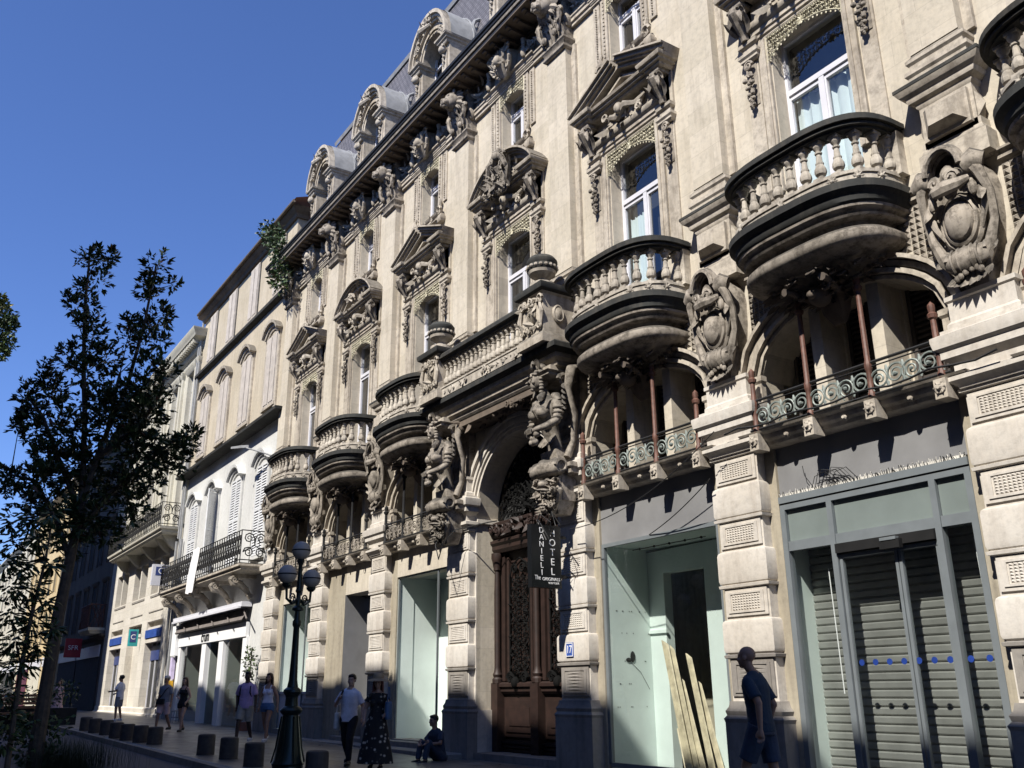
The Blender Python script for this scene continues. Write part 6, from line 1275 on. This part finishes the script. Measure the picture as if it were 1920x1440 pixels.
# ================================================================ people
for nme, c, ro in (('skin_dark', (.055, .03, .02), .55), ('skin_tan', (.30, .17, .11), .55), ('skin_fair', (.42, .26, .19), .55), ('hair_black', (.01, .008, .007), .5), ('hair_brown', (.07, .035, .02), .55), ('hair_red', (.16, .05, .03), .55),
                 ('cloth_white', (.72, .72, .80), .85), ('cloth_cream', (.60, .57, .52), .85), ('cloth_lilac', (.42, .30, .50), .85), ('cloth_grey', (.22, .23, .26), .85), ('cloth_black', (.012, .012, .014), .85), ('cloth_navy', (.012, .03, .055), .85), ('cloth_slate', (.03, .045, .075), .85),
                 ('cloth_denim', (.07, .14, .27), .85), ('cloth_khaki', (.30, .28, .24), .85), ('cloth_pink', (.60, .42, .42), .85), ('shoe_white', (.6, .6, .6), .6), ('shoe_black', (.015, .015, .015), .5), ('straw', (.35, .25, .14), .8), ('bag_tan', (.25, .13, .06), .6)):
    plain(nme, c, ro, var=.18, sc=9, bmp=.6 if nme.startswith('cloth') else 0)
m, t, b = new_mat('flower_print'); b.inputs['Roughness'].default_value = .85; p_, g_ = pos(t); v_ = N(t, 'ShaderNodeTexVoronoi'); v_.inputs['Scale'].default_value = 11; t.links.new(p_, v_.inputs['Vector'])
t.links.new(ramp(t, v_.outputs['Distance'], [(.12, (.55, .50, .42)), (.3, (.10, .09, .07)), (.36, (.012, .012, .012))]), b.inputs['Base Color'])
def fuse(name, mb, voxel, mats, it=3, k=1.0):
    """fuse overlapping closed shapes into one continuous skin"""
    mb.v = [tuple(Vector(v)*k) for v in mb.v]; mb.m = [0]*len(mb.f)
    me = mb.mesh(name+'_raw', mats, 0); o = bpy.data.objects.new(name+'_raw', me); SC.collection.objects.link(o)
    r_ = o.modifiers.new('r', 'REMESH'); r_.mode = 'VOXEL'; r_.voxel_size = voxel; r_.use_smooth_shade = True
    s_ = o.modifiers.new('s', 'SMOOTH'); s_.factor = .5; s_.iterations = it
    dg = bpy.context.evaluated_depsgraph_get(); m2 = bpy.data.meshes.new_from_object(o.evaluated_get(dg)); m2.name = name
    bpy.data.objects.remove(o); bpy.data.meshes.remove(me); m2.materials.clear(); m2.materials.append(MATS[mats]); m2.shade_smooth(); return m2
def person(label, at, height, face, skin, hair, parts, hairlen=0, pose=None, build=1.0, group=None, female=False):
    """face: heading in degrees (0 looks towards -y). pose gives elbows, wrists, knees and ankles in a 1.75 m body frame that looks along -y."""
    ps = dict(le=(.25, .02, 1.14), re=(-.25, .02, 1.14), lw=(.27, -.04, .89), rw=(-.27, -.04, .89), lk=(.10, -.04, .50), rk=(-.10, .0, .50), la=(.11, -.02, .08), ra=(-.11, .10, .09), lean=0, tilt=(0, 0))
    ps.update(pose or {})
    k = height/1.75; V3 = Vector; sh = .175*build if not female else .15; hip = .088 if not female else .092
    ln = ps['lean']; top = lambda x, y, z: V3((x, y-ln*(z-.95), z))
    J = {}; J['pelvis'] = V3((0, 0, .95)); J['waist'] = top(0, 0, 1.10); J['chest'] = top(0, 0, 1.30); J['collar'] = top(0, .005, 1.44)
    for s, q in ((1, 'l'), (-1, 'r')):
        J[q+'s'] = top(s*sh*.97, .0, 1.375); J[q+'e'] = V3(ps[q+'e']); J[q+'w'] = V3(ps[q+'w']); J[q+'h'] = V3((s*hip, 0, .90)); J[q+'k'] = V3(ps[q+'k']); J[q+'a'] = V3(ps[q+'a'])
        J[q+'p'] = J[q+'w']+(J[q+'w']-J[q+'e']).normalized()*.06
    hd = top(ps['tilt'][0], ps['tilt'][1]-.01, 1.65)
    if female: TR = [(.84, .165, .115), (.92, .17, .12), (1.02, .145, .105), (1.10, .120, .095), (1.20, .130, .10), (1.30, .145, .11), (1.38, .15, .10), (1.43, .13, .08), (1.465, .07, .062), (1.50, .048, .05)]
    else: TR = [(.84, .155, .115), (.92, .16, .12), (1.02, .15, .112), (1.12, .148, .11), (1.24, .165, .118), (1.34, .178, .12), (1.41, .165, .10), (1.45, .11, .08), (1.48, .07, .065), (1.51, .056, .058)]
    def torso(mb, z0, z1, w):
        rows = [(z, a*build+w, b+w*.8) for z, a, b in TR if z0 < z < z1]
        lo = min(TR, key=lambda t: abs(t[0]-z0)); hi = min(TR, key=lambda t: abs(t[0]-z1))
        rows = [(z0, lo[1]*build+w, lo[2]+w*.8)]+rows+[(z1, hi[1]*build+w, hi[2]+w*.8)]
        mb.loft([[tuple(top(a*cos(2*pi*i/20), b*sin(2*pi*i/20), z)) for i in range(20)] for z, a, b in rows])
    def limb(mb, ps_, rs, w=0, ends=True):
        mb.tube(ps_, [r+w for r in rs], 12)
        for p_, r in zip(ps_[:None if ends else -1], rs): mb.blob(p_, r+w-.001, 12, 8)
    ARM = (.056*build, .042, .036, .026); LEG = (.098*build**.5, .07, .056, .052, .036)
    armp = lambda q: [J[q+'s'], J[q+'e'], J[q+'e'].lerp(J[q+'w'], .35), J[q+'w']]
    legp = lambda q: [J[q+'h'], J[q+'h'].lerp(J[q+'k'], .6), J[q+'k'], J[q+'k'].lerp(J[q+'a'], .35), J[q+'a']]
    bm_ = MB(); torso(bm_, .84, 1.51, 0)
    for s, q in ((1, 'l'), (-1, 'r')):
        limb(bm_, armp(q), ARM); limb(bm_, legp(q), LEG); bm_.tube([top(0, .012, 1.475), top(s*.07, .01, 1.435), J[q+'s']], [.045, .05, .05], 12)
        bm_.blob(J[q+'a']+V3((0, -.06, -.04)), (.042, .11, .035), 12, 8); bm_.blob(J[q+'a']+V3((0, .01, -.03)), (.036, .045, .045), 10, 7)
        d = (J[q+'p']-J[q+'w']).normalized(); side = V3((0, -1, 0)); side = (side-d*side.dot(d)).normalized(); nrm = d.cross(side)*(-s)
        bm_.tube([J[q+'w']-d*.01, J[q+'w']+d*.04, J[q+'p']+d*.022], [.025, .033, .030], 10); bm_.tube([J[q+'w']+side*.018+d*.03, J[q+'p']+side*.022+d*.015], .018, 8); bm_.tube([J[q+'w']-side*.018+d*.03, J[q+'p']-side*.022+d*.015], .018, 8)
        for o_, L in ((-.032, .055), (-.011, .070), (.011, .078), (.032, .068)):          # four fingers, bent at the knuckles
            a = J[q+'p']+side*o_+d*.01; b2 = a+(d+nrm*.15).normalized()*L*.6; c2 = b2+(d*.7+nrm*.7).normalized()*L*.5; bm_.tube([a, b2, c2], [.0115, .0105, .009], 7)
        a = J[q+'w']+side*.028+d*.03; b2 = a+(side*.8+d).normalized()*.04; bm_.tube([a, b2, b2+(d+nrm*.3).normalized()*.03], [.014, .012, .010], 7)
    if female:
        for s in (-1, 1): bm_.blob(top(s*.062, -.085, 1.27), (.058, .05, .055), 12, 9)
    bm_.tube([top(0, .0, 1.47), hd+V3((0, .015, -.10)), hd+V3((0, .01, -.04))], [.055 if not female else .047]*3, 12)
    bm_.blob(hd+V3((0, .015, .03)), (.077, .097, .088), 18, 14); bm_.blob(hd+V3((0, -.025, -.03)), (.062, .070, .085), 16, 12); bm_.blob(hd+V3((0, -.055, -.088)), (.040, .038, .030), 12, 9)
    bm_.tube([hd+V3((-.05, -.07, .022)), hd+V3((0, -.088, .028)), hd+V3((.05, -.07, .022))], [.010, .014, .010], 8)
    bm_.tube([hd+V3((0, -.088, .01)), hd+V3((0, -.113, -.03)), hd+V3((0, -.092, -.042))], [.010, .016, .013], 8)
    bm_.tube([hd+V3((-.024, -.082, -.064)), hd+V3((0, -.094, -.062)), hd+V3((.024, -.082, -.064))], [.008, .011, .008], 7)
    for s in (-1, 1): bm_.blob(hd+V3((s*.078, .01, -.01)), (.012, .022, .033), 10, 7); bm_.blob(hd+V3((s*.042, -.06, -.03)), (.026, .026, .024), 9, 7)
    body = fuse('body', bm_, .0085*max(1, k), skin, 2, k)
    em = MB(); em.mi = 1
    for s in (-1, 1): em.blob(hd+V3((s*.030, -.083, .004)), (.013, .009, .007), 8, 6)
    em.v = [tuple(Vector(v)*k) for v in em.v]; f2 = em.mesh('f', [skin, 'hair_black'])
    import bmesh
    bm = bmesh.new(); bm.from_mesh(body); bm.from_mesh(f2)
    bm.to_mesh(body); bm.free(); body.materials.append(MATS['hair_black']); body.shade_smooth(); bpy.data.meshes.remove(f2)
    root = thing('person', label, 'person', at, group, body, radians(face))
    def child(nm, me):
        o = bpy.data.objects.new(nm, me); SC.collection.objects.link(o); o.parent = root; return o
    hc = hd
    # hair
    hm = MB(); hm.blob(hd+V3((0, .028, .042)), (.088, .102, .090), 16, 12); hm.blob(hd+V3((0, -.03, .085)), (.07, .06, .035), 12, 8)
    if hairlen:
        for a in range(-7, 8):
            an = a*.235+pi/2; x, y = .083*cos(an), .08*sin(an); wv = .008*sin(a*2.1)
            hm.tube([hd+V3((x*.7, y*.8+.01, .09)), hd+V3((x*1.08, y+.012+wv, .0)), hd+V3((x*1.2, y+.022, -.09-hairlen*.4)), hd+V3((x*1.15, y+.03+wv, -.1-hairlen*(.9+.1*(a % 2)))) ], [.022, .026, .025, .008], 7)
    if hair: child('hair', fuse('hair', hm, .0085, hair, 1, k))
    up = top
    def sc(m): m.v = [tuple(Vector(v)*k) for v in m.v]; return m
    for pt in parts:
        kind, mat = pt[0], pt[1]
        if kind in ('shirt', 'tank', 'polo'):
            hem = pt[2] if len(pt) > 2 else .86; g = MB()
            if kind == 'tank':
                torso(g, hem, 1.36, .009)
                for s in (-1, 1): g.tube([top(s*.085, -.10, 1.33), top(s*.095, -.075, 1.42), top(s*.085, .01, 1.465), top(s*.085, .09, 1.38)], .017, 8)
                for s in (-1, 1): g.blob(top(s*.062, -.088, 1.27), (.066, .058, .062), 12, 9)
                child('tank_top', fuse('tank_top', g, .009, mat, 2, k)); continue
            w = .022; torso(g, hem, 1.465, w)
            for q in 'lr':
                p1 = J[q+'s'].lerp(J[q+'e'], .78); g.tube([J[q+'s']+V3((0, 0, .0)), J[q+'s'].lerp(J[q+'e'], .4), p1], [.066*build, .068*build, .071*build], 14); g.blob(J[q+'s'], .066*build, 14, 9); g.tube([top(0, .012, 1.455), top(J[q+'s'].x*.45, .01, 1.435), J[q+'s']], [.062, .066, .062], 12)
            r = random.Random(len(label)); 
            for q in range(9):       # loose folds
                z = r.uniform(hem+.02, 1.25); a = r.uniform(0, 6.28); g.tube([top(.165*cos(a), .125*sin(a), z), top(.175*cos(a+.4), .13*sin(a+.4), z-.05), top(.165*cos(a+.8), .125*sin(a+.8), z-.04)], .016, 6)
            child({'shirt': 'shirt', 'polo': 'polo_shirt'}[kind], fuse('shirt', g, .010, mat, 3, k))
            if kind == 'polo': g = MB(); g.tube([top(.06*cos(a), .06*sin(a)-.005, 1.485-.02*(sin(a) < -.5)) for a in [n_*pi/8 for n_ in range(17)]], .016, 6); child('collar', sc(g).mesh('collar', mat))
        elif kind in ('shorts', 'trousers', 'mini'):
            g = MB(); torso(g, .83, 1.0, .016)
            f_ = {'shorts': .86, 'trousers': 1.0, 'mini': .30}[kind]
            for q in 'lr':
                lp_ = legp(q)
                if kind == 'trousers': g.tube([lp_[0], lp_[1], lp_[2], lp_[3], lp_[4]+V3((0, 0, .02))], [.112, .088, .076, .07, .056], 14); g.blob(lp_[0], .112, 14, 9)
                else: e_ = J[q+'h'].lerp(J[q+'k'], f_); g.tube([J[q+'h']+V3((0, 0, .03)), J[q+'h'].lerp(e_, .5), e_], [.112, .108 if kind == 'shorts' else .112, .10 if kind == 'shorts' else .108], 16)
            child('trousers' if kind == 'trousers' else 'shorts', fuse('shorts', g, .010, mat, 3, k))
        elif kind == 'dress':
            dm = MB(); n = 22; rows = []
            for z, rx, ry in ((.12, .36, .26), (.3, .33, .24), (.55, .27, .2), (.8, .22, .17), (.95, .185, .15), (1.1, .14, .115), (1.3, .165, .135), (1.40, .16, .115), (1.45, .12, .085)): rows.append([((rx+.018*sin(i*3)*(z < 1))*cos(2*pi*i/n)*k, (ry+.018*sin(i*3)*(z < 1))*sin(2*pi*i/n)*k, z*k) for i in range(n)])
            dm.loft(rows); [dm.blob((s*.062*k, -.092*k, 1.27*k), (.07*k, .062*k, .066*k), 14, 10) for s in (-1, 1)]; [dm.tube([(s*.10*k, -.07*k, 1.40*k), (s*.155*k, 0, 1.385*k), (s*.2*k, .0, 1.28*k)], [.05*k, .064*k, .068*k], 12) for s in (-1, 1)]; child('dress', dm.mesh('dress', mat, 60))
        elif kind == 'shoes':
            for q in 'lr':
                sm = MB(); a = J[q+'a']; sm.blob((a.x, a.y-.06, a.z-.038), (.05, .13, .042), 14, 9); sm.blob((a.x, a.y+.015, a.z-.02), (.045, .055, .05), 12, 8); sm.loft([[(a.x+.05*cos(t_)*(1 if sin(t_) < 0 else .85), a.y-.055+.135*sin(t_), z_) for t_ in [n_*pi/8 for n_ in range(16)]] for z_ in (a.z-.08, a.z-.058)]); sm.v = [tuple(Vector(v)*k) for v in sm.v]; child('shoe', sm.mesh('shoe', mat))
        elif kind == 'cap':
            sm = MB(); sm.blob(hc+V3((0, .02, .075)), (.096, .112, .07), 16, 9); sm.blob(hc+V3((0, -.1, .062)), (.07, .075, .010), 12, 6); sm.v = [tuple(Vector(v)*k) for v in sm.v]; child('cap', sm.mesh('cap', mat, 60))
        elif kind == 'sunhat':
            sm = MB(); sm.lathe(0, 0, [(.24, -.035), (.2, .0), (.115, .02), (.11, .07), (.085, .12), (.0, .13)], 24); sm.v = [tuple((Vector(v)+hc+V3((0, .01, .06)))*k) for v in sm.v]; child('sun_hat', sm.mesh('sun_hat', mat, 60))
        elif kind == 'backpack':
            sm = MB(); sm.loft([[(q*.17*cos(2*pi*i/12)+pt[2], .17+.085*sin(2*pi*i/12), z) for i in range(12)] for z, q in ((.92, .7), (.97, 1), (1.25, 1), (1.36, .85), (1.4, .4))]); [sm.tube([(s*.11, .08, 1.44), (s*.13, -.10, 1.40), (s*.14, -.13, 1.25), (s*.16, .02, 1.05)], .018, 5) for s in (-1, 1)]; sm.v = [tuple(Vector(v)*k) for v in sm.v]; child('backpack', sm.mesh('backpack', mat))
        elif kind == 'crossbag':
            sm = MB(); sm.tube([(.17, .02, 1.45), (.12, -.14, 1.35), (-.04, -.17, 1.12), (-.16, -.15, 1.0)], .015, 5); sm.tube([(.17, .02, 1.45), (.08, .14, 1.3), (-.16, .08, 1.02)], .015, 5)
            sm.loft([[(x, y, z) for x, y in ((-.20, -.13), (.10, -.16), (.10, -.22), (-.20, -.20))] for z in (.86, 1.04)]); sm.v = [tuple(Vector(v)*k) for v in sm.v]; child('shoulder_bag', sm.mesh('shoulder_bag', mat))
        elif kind == 'tote':
            x, y, z = pt[2]; sm = MB(); sm.loft([[(x+q*.07*cos(2*pi*i/12), y+q*.17*sin(2*pi*i/12), zz) for i in range(12)] for zz, q in ((z-.34, .8), (z-.3, 1), (z-.02, .9), (z, .7))]); sm.tube([(x, y-.1, z), (x, y-.05, z+.28), (x, y+.05, z+.28), (x, y+.1, z)], .01, 5); sm.v = [tuple(Vector(v)*k) for v in sm.v]; child('tote_bag', sm.mesh('tote_bag', mat))
        elif kind == 'strap':
            sm = MB(); sm.tube([V3((-.12, -.09, 1.46)), V3((-.13, -.135, 1.38)), V3((-.15, -.14, 1.28))], .022, 5); sm.v = [tuple(Vector(v)*k) for v in sm.v]; child('strap', sm.mesh('strap', mat))
        elif kind == 'phone':
            h_ = J['lp']; sm = MB(); sm.box(h_.x-.04, h_.x+.04, h_.y-.12, h_.y+.02, h_.z+.015, h_.z+.03); sm.v = [tuple(Vector(v)*k) for v in sm.v]; child('phone', sm.mesh('phone', mat))
    return root
# headings: the camera looks along (-0.79, 0.52); a person facing it has heading ~ +57 deg (towards +x, -y)
WALKA = dict(lk=(.10, -.17, .52), la=(.11, -.20, .10), rk=(-.09, .06, .49), ra=(-.09, .28, .14)); WALKB = dict(rk=(-.10, -.16, .52), ra=(-.11, -.20, .10), lk=(.09, .05, .49), la=(.09, .27, .14))
P_ = person
P_('bald man in navy t-shirt and dark shorts seen from behind at the right pier', (-7.95, -2.3, 0), 1.86, -72, 'skin_tan', None, [('shirt', 'cloth_navy', .86), ('shorts', 'cloth_slate'), ('shoes', 'shoe_black')], 0, dict(WALKA, re=(-.24, .06, 1.14), rw=(-.23, -.04, .88), le=(.24, .10, 1.16), lw=(.25, .10, .90), lean=.08, tilt=(.03, -.03)), 1.03)
P_('dark-haired man in white t-shirt and black trousers with a strap on his shoulder', (-18.13, -3.03, 0), 1.72, 44, 'skin_fair', 'hair_black', [('shirt', 'cloth_white', .84), ('trousers', 'cloth_black'), ('shoes', 'shoe_black'), ('strap', 'cloth_black'), ('tote', 'cloth_cream', (-.27, .08, 1.02))], .0, dict(WALKA, re=(-.33, .06, 1.16), rw=(-.17, -.15, 1.30), le=(.27, .06, 1.14), lw=(.31, -.06, .92), tilt=(.02, .02)))
P_('woman in a sun hat and long dark flowered dress near the door', (-17.0, -2.95, 0), 1.66, 52, 'skin_fair', 'hair_red', [('dress', 'flower_print'), ('sunhat', 'straw'), ('shoes', 'shoe_black'), ('tote', 'cloth_denim', (.24, -.05, 1.28))], .22, dict(le=(.25, .0, 1.14), lw=(.2, -.14, 1.05), re=(-.25, .02, 1.14), rw=(-.24, -.1, .94)), female=True)
P_('dark-skinned man in a lilac polo shirt and grey shorts with a black backpack', (-26.03, -2.60, .09), 1.84, 50, 'skin_dark', 'hair_black', [('polo', 'cloth_lilac', .86), ('shorts', 'cloth_khaki'), ('shoes', 'shoe_white'), ('backpack', 'cloth_black', -.16)], 0, dict(WALKB, re=(-.28, .08, 1.16), rw=(-.24, .0, .92)), 1.08)
P_('woman in a white tank top and short denim shorts wearing sunglasses', (-26.35, -1.88, .10), 1.80, 44, 'skin_tan', 'hair_brown', [('tank', 'cloth_white', .98), ('mini', 'cloth_denim'), ('shoes', 'shoe_white')], .22, dict(WALKA, le=(.26, .02, 1.14), lw=(.31, -.05, .88), re=(-.24, .0, 1.14), rw=(-.22, -.06, .9)), female=True)
P_('man in pale t-shirt and checked cap with a black bag across him', (-33.83, -2.87, .18), 1.76, 40, 'skin_tan', 'hair_black', [('shirt', 'cloth_grey', .9), ('shorts', 'cloth_pink'), ('shoes', 'shoe_black'), ('cap', 'cloth_cream'), ('crossbag', 'cloth_black')], 0, dict(WALKB))
P_('woman in black top and black shorts walking before the white shopfront', (-33.12, -2.44, .17), 1.72, 44, 'skin_fair', 'hair_brown', [('tank', 'cloth_black', .95), ('mini', 'cloth_black'), ('shoes', 'shoe_black')], .24, dict(WALKA, re=(-.24, -.02, 1.16), rw=(-.08, -.2, 1.12), le=(.25, -.02, 1.14), lw=(.22, -.16, .98)), female=True)
P_('man in loose white t-shirt reading a phone before the bank doors', (-43.6, -2.41, .30), 1.84, -40, 'skin_tan', 'hair_black', [('shirt', 'cloth_white', .82), ('shorts', 'cloth_grey'), ('shoes', 'shoe_white'), ('phone', 'cloth_black')], 0, dict(le=(.24, -.06, 1.16), lw=(.14, -.32, 1.14), re=(-.25, .0, 1.16), rw=(-.12, -.24, 1.06)), 1.1)
P_('distant person in pink outfit standing by the planter at far left', (-50.2, -3.86, .37), 1.66, 50, 'skin_fair', 'hair_brown', [('dress', 'cloth_pink'), ('shoes', 'shoe_white')], .1, dict(re=(-.22, -.05, 1.18), rw=(-.08, -.22, 1.25)), female=True)
P_('person in dark blue clothes sitting hunched against the pier left of the door', (-18.3, -.85, 0), 1.70, 10, 'skin_tan', 'hair_black', [('shirt', 'cloth_slate', .90), ('trousers', 'cloth_slate'), ('shoes', 'shoe_black')], 0,
   dict(lean=.25, le=(.27, -.2, 1.2), re=(-.27, -.2, 1.2), lw=(.12, -.42, 1.18), rw=(-.12, -.42, 1.18), lk=(.13, -.42, 1.22), rk=(-.13, -.42, 1.22), la=(.12, -.50, .86), ra=(-.12, -.50, .86))).location.z = -.80
